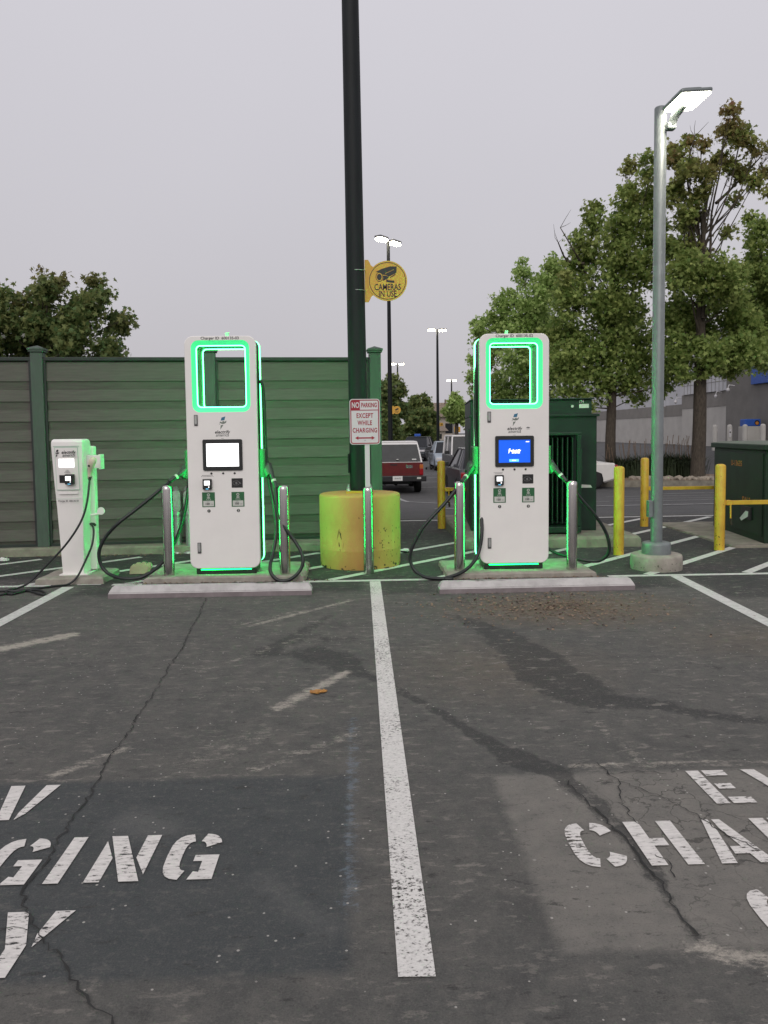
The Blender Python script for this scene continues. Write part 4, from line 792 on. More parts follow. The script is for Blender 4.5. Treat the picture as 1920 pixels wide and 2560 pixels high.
mb = MB(); mb.plate(rct(1.47, 1.665, 1.60, 1.72), .045, .049); mb.text('174', .05, (1.50, .0485, 1.752), xs=.9, mi=0, bold=.001); mb.plate(circ(1.38, 1.69, .02, 6), .046, .049); mb.build('label_plate', ['pale'], tr)
mb = MB(); mb.plate([(1.40, .60), (1.44, .63), (1.62, .62), (1.64, .585), (1.42, .585)], -.003, -.0005); mb.build('scratched_sticker', 'pale', tr)
mb = MB()
for i, s_ in enumerate(('U', 'E', '8', '0')): mb.text(s_, .10, (-.0025, 1.45 - .0 * i, 1.60 - .11 * i), X=(0, -1, 0), mi=0, bold=.001)
mb.build('stencil_number', ['pale'], tr)

# ================================================================== RIGHT GREEN CABINET
cb = thing('utility_cabinet', 'dark green utility cabinet with yellow numbers cut by the right edge', 'cabinet', (5.17, 9.82, .028), -math.atan2(.22, 1.85))
mb = MB(); mb.box((0, 0, 0), (1.9, 1.96, 1.19), .01); mb.build('housing', 'cabgreen', cb)
mb = MB(); mb.box((-.04, -.05, 1.192), (1.94, 2.01, 1.265), .012); mb.add([(-.035, -.045, 1.266), (1.935, -.045, 1.266), (1.935, 2.005, 1.266), (-.035, 2.005, 1.266), (.1, .1, 1.29), (1.8, .1, 1.29), (1.8, 1.85, 1.29), (.1, 1.85, 1.29)], [[0, 1, 5, 4], [1, 2, 6, 5], [2, 3, 7, 6], [3, 0, 4, 7], [4, 5, 6, 7]], 1); mb.build('lid', ['cabgreen', 'cabtop'], cb)
mb = MB(); mb.box((-.012, .06, .08), (-.0005, 1.88, 1.15), .003); dd = mb.build('side_door', 'cabgreen', cb)
def onleft(txt, y, z, size, mb, mi=0, xs=1): mb.text(txt, size, (-.0125, y, z), X=(0, -1, 0), mi=mi, bold=.0015, xs=xs)
mb = MB(); onleft('U-13635', .99, .99, .105, mb, xs=1.15); onleft('SW-2', .60, .50, .13, mb, xs=1.0); mb.build('stencil_number', 'orange', dd)
mb = MB(); mb.box((-.035, .38, .26), (-.013, .74, .43), .004); lb = mb.build('latch_box', 'carblack', dd)
mb = MB(); mb.add([(-.037, .46, .30), (-.037, .70, .22), (-.037, .76, .25), (-.037, .55, .37), (-.037, .45, .37)], [[0, 1, 2, 3, 4]]); mb.build('torn_label', 'paper', lb)
mb = MB(); mb.box((.06, -.014, .06), (.93, -.0005, 1.10), .004); fd = mb.build('front_door', 'cabgreen', cb); mb = MB(); mb.box((.80, -.03, .55), (.84, -.015, .7), .004); mb.build('handle', 'cabgreen', fd)
mb = MB(); mb.box((.97, -.014, .06), (1.84, -.0005, 1.10), .004); mb.build('front_door', 'cabgreen', cb)

# ================================================================== GREY LAMP POST
lp = thing('lamp_post', 'grey lamp post with a lit flat head on a round concrete footing', 'street lamp', (3.216, 8.36, 0))
lp.rotation_euler = (0, R(-.1), 0)
mb = MB(); mb.lathe([(.268, -.02), (.272, .06), (.27, .135), (.262, .155), (.25, .16), (.0001, .165)], n=48); ft = mb.build('concrete_footing', 'conc', lp)
scuffs(ft, .2735, .01, .10, 190, 350, 30, 31, 'chip', .012, .006, 'chip_specks')
mb = MB(); mb.lathe([(.152, .162), (.152, .262), (.145, .282), (.12, .290), (.062, .291)], n=40); mb.build('base_cover', 'lamp_pole', lp)
mb = MB(); mb.lathe([(.062, .28), (.062, 4.845), (.055, 4.855), (.0001, 4.856)], n=32); mb.build('shaft', 'lamp_pole', lp)
mb = MB(); mb.box((-.105, -.05, .56), (-.058, .03, .74), .008); mb.build('control_box', 'lamp_pole', lp)
# arm and head: rises to the right and towards the viewer
A = Vector((.06, 0, 4.78)); 
mb = MB(); mb.box((.035, -.115, 4.60), (.125, -.02, 4.665), .012); mb.tube(spline([(.085, -.07, 4.63), (.10, -.10, 4.70), (.12, -.16, 4.75), (.15, -.26, 4.79)], 4), .045, 8); mb.build('bracket_arm', 'lamp_pole', lp)
Th = Matrix.Translation((.0, -.075, 4.785)) @ Matrix.Rotation(R(-88), 4, 'Z') @ Matrix.Rotation(R(4), 4, 'X')
mb = MB(); mb.box((-.0, -.01, 0.0), (.45, .31, .045), .02, T=Th); hd = mb.build('lamp_head', 'lamp_pole', lp)
mb = MB(); mb.box((.08, .04, .046), (.36, .25, .085), .035, T=Th); mb.build('heat_sink', 'lamp_pole', hd)
mb = MB(); mb.box((.015, .004, -.014), (.437, .296, -.001), .006, T=Th); mb.build('lamp_lens', 'lamp_lit', hd)

# ================================================================== FAR LAMP POLES AND SIGNS
def far_lamp(u, y, h, label, r=.09, a=20, u2=None):
    x = at(u, 1085, y).x; t = thing('car_park_lamp', label, 'street lamp', (x, y, zg(x, y)), R(a), 'tall twin head car park lamps'); h -= zg(x, y)
    mb = MB(); mb.lathe([(r, 0), (r * .62, h)], n=14); mb.build('shaft', 'pole_dark', t)
    for s_ in (-1, 1):
        mb = MB(); mb.box((min(s_ * .18, s_ * .75), -.16, h - .02), (max(s_ * .18, s_ * .75), .16, h + .07), .03); hd = mb.build('lamp_head', 'grey_metal', t)
        mb = MB(); mb.box((min(s_ * .2, s_ * .72), -.14, h - .12), (max(s_ * .2, s_ * .72), .14, h - .022), .04); mb.build('lamp_lens', 'lamp_far', hd)
    return t
L1 = far_lamp(976, 33, 9.42, 'nearest twin lamp, its dark pole seen behind the round camera sign', .105, 52)
far_lamp(1095, 62, 9.52, 'second tall twin lamp, just left of the blue-screen charger', .13, 15)
far_lamp(995.5, 93, 9.60, 'small distant twin lamp above the dark tree by the fence end', .14, 10)
far_lamp(1129.5, 123, 9.55, 'most distant twin lamp beside the left edge of the charger', .17, 5)
def small_cam_sign(u, v, y, label, rr=.3):
    c = at(u, v, y); t = thing('camera_sign', label, 'sign', (c.x, c.y, c.z), 0, 'small round camera signs on far poles')
    mb = MB(); mb.plate(circ(0, 0, rr, 24), -.01, 0); mb.plate(rct(-rr * 1.15, -rr, -rr * .7, rr * 1.0), -.006, -.0005); mb.plate([(-rr * .5, rr * .1), (rr * .3, rr * .55), (rr * .5, rr * .2), (-rr * .3, -rr * .15)], -.014, -.0105, mi=1)
    mb.text('CAMERAS', rr * .36, (0, -.011, -rr * .32), mi=1, xs=.7); mb.text('IN USE', rr * .36, (0, -.011, -rr * .62), mi=1, xs=.7); mb.build('sign_disc', ['sign_yellow', 'black_ink'], t)
small_cam_sign(992, 1025, 32.9, 'small round camera sign on the nearest far lamp pole', .165)
small_cam_sign(1104, 1061, 61.8, 'tiny round camera sign on the second far lamp pole', .14)

# ================================================================== VEGETATION
def leafmat(name, cols):
    m = bpy.data.materials.new(name); m.use_nodes = True; n = m.node_tree.nodes; L = m.node_tree.links; b = n['Principled BSDF']; b.inputs['Roughness'].default_value = .6; b.inputs['Specular IOR Level'].default_value = .25
    g = n.new('ShaderNodeNewGeometry'); rp = n.new('ShaderNodeValToRGB'); L.new(g.outputs['Random Per Island'], rp.inputs[0]); e = rp.color_ramp.elements
    for i, c in enumerate(cols):
        p = i / (len(cols) - 1)
        el = e[0] if i == 0 else (e[1] if i == len(cols) - 1 else e.new(p)); el.position = p; el.color = (*c, 1)
    at_ = n.new('ShaderNodeAttribute'); at_.attribute_name = 'tint'; mx_ = n.new('ShaderNodeMix'); mx_.data_type = 'RGBA'; L.new(at_.outputs['Fac'], mx_.inputs[0]); L.new(rp.outputs[0], mx_.inputs[6])
    rp2 = n.new('ShaderNodeValToRGB'); L.new(g.outputs['Random Per Island'], rp2.inputs[0]); rp2.color_ramp.elements[0].color = (.22, .10, .06, 1); rp2.color_ramp.elements[1].color = (.32, .25, .09, 1); L.new(rp2.outputs[0], mx_.inputs[7])
    L.new(mx_.outputs[2], b.inputs['Base Color']); tr_ = n.new('ShaderNodeBsdfTranslucent'); L.new(mx_.outputs[2], tr_.inputs[0]); ms = n.new('ShaderNodeMixShader'); ms.inputs[0].default_value = .45
    L.new(b.outputs[0], ms.inputs[1]); L.new(tr_.outputs[0], ms.inputs[2]); L.new(ms.outputs[0], n['Material Output'].inputs[0]); return m
M['leaf_a'] = leafmat('leaf_maple', [(.14, .23, .055), (.20, .32, .075), (.28, .40, .11), (.42, .50, .16)])
M['leaf_b'] = leafmat('leaf_light', [(.21, .34, .08), (.29, .45, .12), (.40, .55, .17), (.50, .62, .24)])
M['leaf_c'] = leafmat('leaf_dark', [(.095, .175, .06), (.14, .225, .075), (.19, .27, .09), (.27, .30, .11)])
STAR = np.array([(0, -.35), (.12, -.22), (.48, -.25), (.27, .02), (.5, .25), (.17, .2), (0, .55), (-.17, .2), (-.5, .25), (-.27, .02), (-.48, -.25), (-.12, -.22)])
QUAD = np.array([(0, -.5), (.33, 0), (0, .5), (-.33, 0)])
def leaves(name, P, size, tint, m, parent, tmpl=STAR, upbias=.5):
    N = len(P); k = len(tmpl); nrm = rng.normal(size=(N, 3)); nrm[:, 2] += upbias * rng.choice([-1, 1], N) * 1.2; nrm /= np.linalg.norm(nrm, axis=1)[:, None]
    a = np.cross(nrm, rng.normal(size=(N, 3))); a /= np.linalg.norm(a, axis=1)[:, None]; b = np.cross(nrm, a); s_ = size * rng.uniform(.65, 1.3, N)[:, None, None]
    V = P[:, None, :] + s_ * (tmpl[None, :, 0, None] * a[:, None, :] + tmpl[None, :, 1, None] * b[:, None, :]); V[:, :, 2] -= (s_[:, :, 0] * (tmpl[None, :, 0] ** 2) * .5)
    me = bpy.data.meshes.new(name); me.vertices.add(N * k); me.vertices.foreach_set('co', V.ravel()); me.loops.add(N * k); me.polygons.add(N); me.loops.foreach_set('vertex_index', np.arange(N * k))
    me.polygons.foreach_set('loop_start', np.arange(N) * k); me.polygons.foreach_set('loop_total', np.full(N, k)); me.update(calc_edges=True)
    at_ = me.attributes.new('tint', 'FLOAT', 'POINT'); at_.data.foreach_set('value', np.repeat(tint, k).astype(np.float32)); me.materials.append(M[m])
    o = bpy.data.objects.new(name, me); col.objects.link(o); o.parent = parent; return o
def tree(label, base_uv, Y, blobs, m, n, size, trunk_r, dspread=.8, bare=(), name='leafy_tree', fork=.55, grp=None, clump=.30, tmpl=STAR):
    """blobs: (u, v, radius px, tint) of the crown's boughs in photo pixels, placed at the tree's distance with real depth"""
    bx = at(base_uv, 1085, Y).x; z0 = zg(bx, Y); t = thing(name, label, 'tree', (bx, Y, z0), 0, grp); O = Vector((bx, Y, z0)); rr_ = random.Random(int(base_uv) + int(Y))
    B = []; area = sum(b[2] ** 2 for b in blobs)
    for u, v, r, ti in blobs:
        rad = r * Y / F; dy = rr_.uniform(-1, 1) * dspread * (1.2 if rad > .8 else .7); rad *= .9; p = at(u, v, Y) ; c = Vector((p.x, Y + dy, p.z)) - O; B.append((c, rad, ti, r * r / area))
    crown_c = sum((b[0] * b[3] for b in B), Vector()); top = max(b[0].z for b in B); fz = min(b[0].z - b[1] * .6 for b in B)
    fp = Vector((crown_c.x * .15, 0, max(.6, fz))); mb = MB()
    mid = Vector((rr_.uniform(-.06, .06), 0, fp.z * .5)); mb.tube(spline([(0, 0, -.05), mid, fp], 5), [trunk_r * 1.35] + [trunk_r * (1.05 - .02 * i) for i in range(10)], 12)
    tipx = Vector((crown_c.x * .5, 0, fp.z + (top - fp.z) * .8)); midx = fp.lerp(tipx, .5) + Vector((rr_.uniform(-.3, .3), rr_.uniform(-.3, .3), 0))
    LP = spline([fp, midx, tipx], 8); mb.tube(LP, [trunk_r * (.85 - .048 * i) for i in range(len(LP))], 9); lead = lambda f: LP[min(len(LP) - 1, int(f * (len(LP) - 1)))]
    PT = []; TI = []
    for c, rad, ti, wgt in B:
        hz_ = max(0, (c.z - fp.z) * rr_.uniform(.62, .92) / max(.1, top - fp.z)); s_ = lead(hz_); m1 = s_.lerp(c, .5) + Vector((rr_.uniform(-.15, .15), rr_.uniform(-.2, .2), -.05 * (c - s_).length)); br = trunk_r * min(.34, .10 + rad * .16)
        mb.tube(spline([s_, m1, c], 4), [br * (1 - .095 * i) for i in range(9)], 6)
        k = max(5, int(9 * rad / .8))
        for _ in range(k):
            d = Vector((rr_.gauss(0, 1), rr_.gauss(0, 1), rr_.gauss(.25, 1))).normalized() * rad * rr_.uniform(.65, 1.05); st_ = m1.lerp(c, rr_.uniform(.5, 1)); md = st_.lerp(c + d, .5) + Vector((0, 0, rr_.uniform(-.1, .2) * rad))
            mb.tube([st_, md, c + d], [min(.03, br * .35), min(.018, br * .22), .005], 4, cap=False)
        cnt = int(n * wgt); nc = max(4, int(cnt / 26))
        cc_ = rng.normal(size=(nc, 3)); cc_ /= np.linalg.norm(cc_, axis=1)[:, None]; cc_ *= (rng.uniform(.15, 1.25, nc) ** .6)[:, None] * rad * np.array([.95, 1, 1.1]); cc_ += np.array(c)
        idx = rng.integers(0, nc, cnt); p = cc_[idx] + rng.normal(size=(cnt, 3)) * np.array([1, 1, .8]) * clump * min(1, max(.7, rad / .8)) * .62
        PT.append(p); TI.append(np.clip(rng.normal(ti * (.5 if ti < .3 else .9), .02 + .3 * ti, nc)[idx], 0, 1))
    for pts in bare:
        q_ = [Vector((at(u, v, Y).x, Y + rr_.uniform(-.3, .3), at(u, v, Y).z)) - O for u, v in pts]; mb.tube(spline(q_, 3), [max(.008, .06 * (1 - i / (len(q_) * 3))) for i in range(3 * (len(q_) - 1) + 1)], 5)
        for _ in range(6): a = q_[rr_.randrange(1, len(q_))]; d = Vector((rr_.uniform(-.4, .4), rr_.uniform(-.3, .3), rr_.uniform(-.1, .6))); mb.tube([a, a + d * .6, a + d + Vector((.05, 0, .05))], [.012, .008, .004], 4)
    mb.build('trunk', 'bark', t); leaves('crown', np.concatenate(PT), size, np.concatenate(TI), m, t, tmpl); return t
def D_(L_): return [(x * S, y * S, r * S, t) for x, y, r, t in L_]
tree('broad maple with brownish top rising over the fence at far left', 95 * S, 21,
     D_([(-40, 660, 60, .1), (10, 690, 50, .15), (45, 660, 28, .35), (75, 655, 30, .25), (103, 620, 23, .35), (120, 640, 24, .2), (140, 605, 12, .3), (100, 595, 8, .5), (160, 650, 22, .25), (178, 655, 25, .15), (208, 608, 15, .3), (210, 635, 20, .2), (235, 650, 17, .2), (245, 690, 26, .1), (262, 690, 14, .2), (200, 690, 35, .05), (150, 705, 40, .05), (90, 710, 45, .05), (30, 735, 45, .05), (240, 735, 22, .05), (180, 745, 35, .05), (110, 750, 40, 0), (30, 775, 40, 0), (240, 790, 40, 0), (150, 800, 60, 0), (60, 820, 60, 0), (275, 690, 8, .3), (252, 758, 12, .2), (-40, 740, 60, 0)]), 'leaf_c', 21000, .14, .20, .9, clump=.26)
tree('big dense maple whose trunk stands right of the transformer', 1322 * S, 29,
     D_([(1375, 350, 20, .35), (1385, 385, 26, .25), (1365, 410, 14, .3), (1300, 432, 18, .25), (1340, 440, 26, .2), (1385, 440, 32, .15), (1290, 470, 28, .2), (1330, 490, 40, .12), (1385, 500, 40, .1), (1270, 530, 40, .2), (1320, 560, 50, .15), (1385, 580, 50, .08), (1250, 600, 42, .12), (1225, 660, 40, .08), (1300, 640, 55, .1), (1370, 660, 50, .05), (1240, 720, 48, .03), (1320, 720, 55, .05), (1390, 730, 45, 0), (1260, 780, 50, 0), (1330, 790, 50, 0), (1400, 790, 38, 0), (1215, 770, 38, .05), (1290, 835, 32, 0), (1360, 838, 28, 0), (1415, 830, 28, .05), (1230, 830, 36, 0), (1250, 870, 25, 0), (1442, 815, 14, .05), (1385, 855, 14, 0), (1195, 720, 25, .1), (1205, 610, 14, .4)]), 'leaf_a', 27000, .16, .20, 1.5,
     bare=[[(1290 * S, 640 * S), (1262 * S, 570 * S), (1235 * S, 540 * S), (1212 * S, 490 * S)], [(1262 * S, 570 * S), (1230 * S, 560 * S), (1205 * S, 525 * S)]])
tree('tall maple with sparse reddish top right of the grey lamp post', 1507 * S, 27,
     D_([(1560, 255, 14, .8), (1598, 262, 17, .8), (1565, 290, 17, .7), (1590, 305, 22, .6), (1568, 325, 18, .5), (1620, 330, 14, .6), (1635, 345, 12, .5), (1610, 370, 20, .5), (1648, 372, 12, .6), (1575, 365, 15, .5), (1615, 400, 16, .4), (1590, 430, 12, .35), (1500, 290, 13, .7), (1475, 312, 15, .6), (1502, 320, 12, .6), (1462, 340, 18, .5), (1490, 355, 16, .5), (1520, 370, 12, .5), (1470, 385, 22, .4), (1505, 400, 18, .4), (1455, 420, 24, .3), (1490, 440, 22, .35), (1525, 455, 14, .4), (1500, 480, 20, .3), (1460, 480, 22, .3), (1450, 540, 30, .25), (1490, 530, 26, .3), (1520, 560, 34, .3), (1465, 600, 45, .15), (1530, 620, 48, .15), (1580, 600, 26, .2), (1590, 650, 42, .12), (1480, 680, 50, .05), (1550, 700, 52, .05), (1625, 700, 42, .05), (1460, 760, 40, 0), (1520, 770, 40, .03), (1600, 760, 45, 0), (1655, 740, 40, 0), (1470, 800, 26, .05), (1600, 790, 26, .05), (1560, 500, 12, .4), (1550, 790, 20, .05)]), 'leaf_a', 27000, .155, .235, 1.4,
     bare=[[(1510 * S, 690 * S), (1528 * S, 560 * S), (1540 * S, 460 * S), (1552 * S, 360 * S), (1562 * S, 280 * S)], [(1500 * S, 600 * S), (1480 * S, 500 * S), (1450 * S, 430 * S)], [(1545 * S, 440 * S), (1590 * S, 400 * S), (1640 * S, 340 * S)], [(1525 * S, 560 * S), (1510 * S, 470 * S), (1480 * S, 380 * S), (1495 * S, 300 * S)]])
tree('green maple partly out of frame at the right edge', 1700 * S, 31,
     D_([(1628, 465, 13, .1), (1620, 500, 20, .1), (1645, 510, 18, .05), (1612, 545, 16, .1), (1640, 560, 24, .05), (1620, 600, 30, .05), (1660, 600, 40, 0), (1700, 520, 60, 0), (1650, 660, 45, 0), (1720, 640, 70, 0), (1700, 740, 60, 0), (1659, 410, 9, .6)]), 'leaf_a', 17000, .16, .2, 1.2)
tree('pale green rounded tree behind the transformer left of the big maple', 1180 * S, 36,
     D_([(1132, 572, 12, .05), (1130, 600, 20, .05), (1160, 620, 26, .05), (1195, 580, 24, .1), (1200, 620, 34, .05), (1105, 640, 22, .05), (1150, 660, 40, .05), (1075, 660, 18, .05), (1080, 690, 30, .05), (1045, 700, 20, .05), (1030, 715, 16, .05), (1120, 710, 40, 0), (1180, 700, 45, 0), (1060, 745, 32, 0), (1110, 780, 45, 0), (1170, 790, 50, 0), (1045, 780, 28, .05), (1030, 810, 16, .05), (1090, 840, 42, 0), (1150, 860, 45, 0), (1035, 850, 18, 0)]), 'leaf_b', 20000, .17, .17, 1.3)
tree('dark tree right against the fence end post', 840 * S, 46, D_([(830, 840, 22, .05), (848, 825, 14, .1), (860, 845, 18, .1), (838, 880, 28, 0), (868, 880, 16, .05), (845, 920, 24, 0)]), 'leaf_c', 6500, .24, .2, .8, grp='trees across the car park')
tree('mid green tree between the two far lamp poles', 905 * S, 66, D_([(915, 862, 9, .1), (900, 870, 16, .05), (925, 880, 14, .05), (885, 890, 18, 0), (905, 905, 24, 0), (935, 905, 14, 0), (885, 925, 16, 0), (915, 930, 20, 0)]), 'leaf_c', 6000, .3, .22, 1, grp='trees across the car park')
tree('bright green young tree just left of the blue-screen charger', 985 * S, 60, D_([(985, 862, 12, .1), (975, 880, 16, .05), (997, 878, 14, .05), (1005, 895, 18, 0), (978, 900, 14, 0), (1020, 905, 20, 0), (965, 890, 8, .1)]), 'leaf_b', 5000, .28, .16, 1, grp='trees across the car park')
# ornamental grass and shrubs on the island
def clump_(u, y, w_, h, n, label, name='grass_clump'):
    x = at(u, 1085, y).x; t = thing(name, label, 'shrub', (x, y, zg(x, y) + .1), 0, 'dark grassy shrubs on the island'); mb = MB(); r = random.Random(int(u))
    for _ in range(n):
        a = r.uniform(0, 6.28); d = abs(r.gauss(0, .5)) * w_; bx, by = math.cos(a) * d * .5, math.sin(a) * d * .35; hh = h * r.uniform(.5, 1.0); out_ = r.uniform(.2, .7) * hh; L_ = Vector((math.cos(a) * out_, math.sin(a) * out_ * .6, 0)); s_ = Vector((-math.sin(a), math.cos(a), 0)) * .014
        p0 = Vector((bx, by, 0)); p1 = p0 + L_ * .35 + Vector((0, 0, hh * .7)); p2 = p0 + L_ + Vector((0, 0, hh * r.uniform(.6, 1)))
        mb.add([p0 - s_, p0 + s_, p1 + s_, p1 - s_, p2], [[0, 1, 2, 3], [3, 2, 4]], 0)
    mb.build('blades', 'grassy', t); mb = MB()
    for _ in range(9): a = Vector((r.uniform(-.5, .5) * w_, r.uniform(-.2, .2), h * .6)); b = a + Vector((r.uniform(-.15, .15), 0, h * r.uniform(.5, .8))); mb.tube([a, b], [.006, .012], 4)
    mb.build('seed_stems', 'leaflit', t)
M['grassy'] = mat('grass_blade', (.035, .055, .02), .7, c2=(.016, .026, .010), scale=2)
for u, y, w_, h, lb in ((1345, 28.9, 1.3, 1.1, 'leftmost grassy shrub beside the white car'), (1385, 28.6, 1.5, 1.15, 'second grassy shrub on the island, counted from the white car'), (1425, 28.9, 1.3, 1.2, 'grassy shrub just left of the grey lamp post'), (1462, 28.7, 1.3, 1.2, 'grassy shrub just right of the grey lamp post'), (1492, 28.4, .9, 1.15, 'grassy shrub against the sparse maple trunk')):
    clump_(u * S, y, w_, h, 900, lb)
mb = MB(); pts = [(7.8, 27.6), (9.5, 26.9), (13.0, 25.9), (15.2, 25.9), (15.6, 28.5), (13, 30.5), (8, 30.8)]; tri = geometry.tessellate_polygon([[Vector((a, b, 0)) for a, b in pts]])
zt = -.24; mb.add([(a, b, zt) for a, b in pts], [list(t_) for t_ in tri], 1); k = len(pts); mb.add([(a, b, -.5) for a, b in pts] + [(a, b, zt) for a, b in pts], [[i, (i + 1) % k, (i + 1) % k + k, i + k] for i in range(k)], 0); tag(mb.build('planting_island', ['conc_old', 'leaflit']), kind='structure')
def rocks():
    mb = MB(); r = random.Random(5)
    for _ in range(150):
        x = r.uniform(9.6, 13.6); y = 26.95 - (x - 9.5) * .28 + abs(r.gauss(.35, .3)); s_ = r.uniform(.06, .14); bm = bmesh.new(); bmesh.ops.create_icosphere(bm, subdivisions=1, radius=s_)
        for v in bm.verts: v.co = Vector((v.co.x * r.uniform(.8, 1.4) + x, v.co.y + y, v.co.z * .7 + zt + s_ * .35)) 
        bm.verts.index_update(); mb.add([v.co.copy() for v in bm.verts], [[v.index for v in f.verts] for f in bm.faces]); bm.free()
    tag(mb.build('river_rocks', 'rock'), 'loose tan rocks spread around the maple trunk on the island', 'rocks', kind='stuff')
rocks()
# hedge across the car park
P = np.stack([rng.uniform(2.0, 9.5, 9000), rng.uniform(92, 95, 9000), rng.uniform(.0, 2.6, 9000) * rng.uniform(.7, 1, 9000)], 1); hg = thing('hedge', 'long dark clipped hedge at the far side of the car park', 'hedge', (0, 0, 0)); leaves('foliage', P, .5, np.zeros(len(P)), 'leaf_c', hg, QUAD)
mb = MB(); mb.box((2.2, 92.8, -.05), (9.4, 94.2, 1.9), .2); mb.build('core', 'cardark' if False else 'grassy', hg)

# ================================================================== STORE BUILDING
st_ = thing('store_building', 'long pale grey store with a dark wall band behind the right maples', 'building', (21.6, 44, .45))
def quad(mb, p0, p1, z0, z1, mi=0, out_=0):
    a = Vector((*p0, 0)); b = Vector((*p1, 0)); n_ = Vector((-(b - a).y, (b - a).x, 0)).normalized() * out_; q_ = [a + n_, b + n_]; mb.add([(q_[0].x, q_[0].y, z0), (q_[1].x, q_[1].y, z0), (q_[1].x, q_[1].y, z1), (q_[0].x, q_[0].y, z1)], [[0, 1, 2, 3]], mi)
mb = MB(); mb.box((0, 0, 0), (14, 7.9, 6.9)); mb.build('entry_wall', 'stuccol', st_)
mb = MB(); mb.box((0.6, 8, 0), (14, 52, 5.6)); mb.build('side_wall', 'stuccol', st_)
mb = MB(); mb.box((-.03, .02, 2.40), (.02, 7.9, 3.28)); mb.box((.57, 8, 1.98), (.62, 52, 2.75)); mb.build('dark_band', 'stuccog', st_)
mb = MB(); mb.box((.57, 8, 2.755), (.62, 52, 5.6)); mb.build('upper_wall', 'stuccow', st_)
mb = MB(); mb.box((-.12, .3, 3.30), (-.035, 7.6, 6.9)); lv = mb.build('panel_cladding', 'stuccow', st_)
mb = MB()
for z in (3.85, 4.6, 5.4, 6.2): mb.box((-.135, .3, z), (-.122, 7.6, z + .03))
for i in range(1, 15): mb.box((-.134, .3 + i * .5, 3.3), (-.1215, .33 + i * .5, 6.9))
mb.build('panel_joints', 'stuccog', lv)
mb = MB(); mb.box((-.2, -.1, 6.905), (14, 8, 7.05), .02); mb.build('roof_coping', 'stuccow', st_)
mb = MB(); mb.box((-.8, -7, 0), (14, -.05, 8.5)); pw = mb.build('portal_wall', 'stuccod', st_)
mb = MB(); mb.box((-.95, -6.8, 3.35), (-.81, -3.1, 5.1), .02); mb.build('blue_panel', 'sign_blue', pw)
for y_, z_, x_, par in ((2.0, 3.1, -.1, st_), (7.9, 3.0, -.1, st_), (12, 2.6, .5, st_), (-1.2, 3.3, -.9, pw)):
    mb = MB(); mb.tube([(x_, y_, z_ + .1), (x_ - .3, y_, z_ + .15), (x_ - .35, y_, z_)], .03, 6); mb.lathe([(.001, -.26), (.08, -.2), (.10, -.12), (.08, -.05), (.001, 0)], (x_ - .35, y_, z_), 12); mb.build('dome_camera', 'sign_white', par)
def gbol(u, vt, y, label, band):
    p = at(u, vt, y); z0 = zg(p.x, y); mb = MB(); h = p.z - z0; r = .13; mb.lathe([(r, -.02), (r, h - .12), (r * .8, h - .04), (r * .4, h - .005), (.0001, h)], n=18); t = thing('grey_bollard', label, 'bollard', (p.x, y, z0), 0, 'grey bollards by the store wall'); mb.build('post', 'stuccol', t)
    if band: mb = MB(); mb.plate(rct(-.09, h - .65, .02, h - .25), -.14, -.128); mb.plate(circ(-.035, h - .40, .04, 10), -.145, -.1405, mi=1); mb.build('notice', ['sign_white', 'black_ink'], t)
gbol(1480 + 1158 / 3.77, 960 + 383 / 3.77, 40, 'leftmost grey domed bollard by the store wall', False); gbol(1480 + 1298 / 3.77, 960 + 381 / 3.77, 40, 'grey domed bollard with a white notice by the store wall', True)
gbol(1480 + 1443 / 3.77, 960 + 380 / 3.77, 39, 'grey domed bollard under the left of the blue box', False); gbol(1480 + 1612 / 3.77, 960 + 374 / 3.77, 38, 'rightmost grey domed bollard under the blue box', False)
p = at(1480 + 1515 / 3.77, 960 + 365 / 3.77, 39.6); t = thing('blue_bin', 'blue box with an orange round spot behind the grey bollards', 'box', (p.x, p.y, zg(p.x, p.y)))
h = p.z - zg(p.x, p.y); mb = MB(); mb.box((-.45, 0, 0), (.45, .6, h - .18), .02); mb.build('stand', 'stuccol', t)
mb = MB(); mb.box((-.42, 0, h - .178), (.42, .5, h + .19), .04); mb.build('box_body', 'sign_blue', t)
mb = MB(); mb.plate(circ(.22, h, .13, 18), -.006, -.001, mi=1); mb.plate(circ(.22, h - .02, .085, 14), -.012, -.007, mi=0); mb.build('round_emblem', ['orange', 'cardark'], t)

# ================================================================== FAR HOUSES AND YARD SIGNS
def house(u0, u1, vtop, y, label, zt_=None):
    a = at(u0, 1080, y).x; b = at(u1, 1080, y).x; top = at(u0, vtop, y).z; t = thing('far_house', label, 'house', ((a + b) / 2, y, 0), 0, 'houses beyond the car park'); w2 = (b - a) / 2; e = top * .62
    mb = MB(); mb.box((-w2, 0, 0), (w2, 9, e)); wl = mb.build('wall', 'wallbeige', t)
    mb = MB(); mb.add([(-w2 - .4, -.5, e), (w2 + .4, -.5, e), (w2 + .4, 9.5, e), (-w2 - .4, 9.5, e), (-w2, 4.5, top), (w2, 4.5, top)], [[0, 1, 5, 4], [2, 3, 4, 5], [1, 2, 5], [3, 0, 4], [0, 3, 2, 1]]); rf = mb.build('roof', 'roofbrown', t)
    mb = MB(); mb.box((w2 * .3, 4, top - .2), (w2 * .3 + .25, 4.25, top + .5)); mb.build('chimney', 'roofbrown', rf)
    for k in (-.5, .4): mb = MB(); mb.box((k * w2 - .6, -.03, e * .35), (k * w2 + .6, -.002, e * .75)); mb.build('window', 'glass', wl)
house(925 * S, 990 * S, 868 * S, 118, 'beige house with a wide brown roof beyond the hedge')
house(905 * S, 962 * S, 915 * S, 108, 'low grey roofed house with a lit porch behind the second lamp pole')
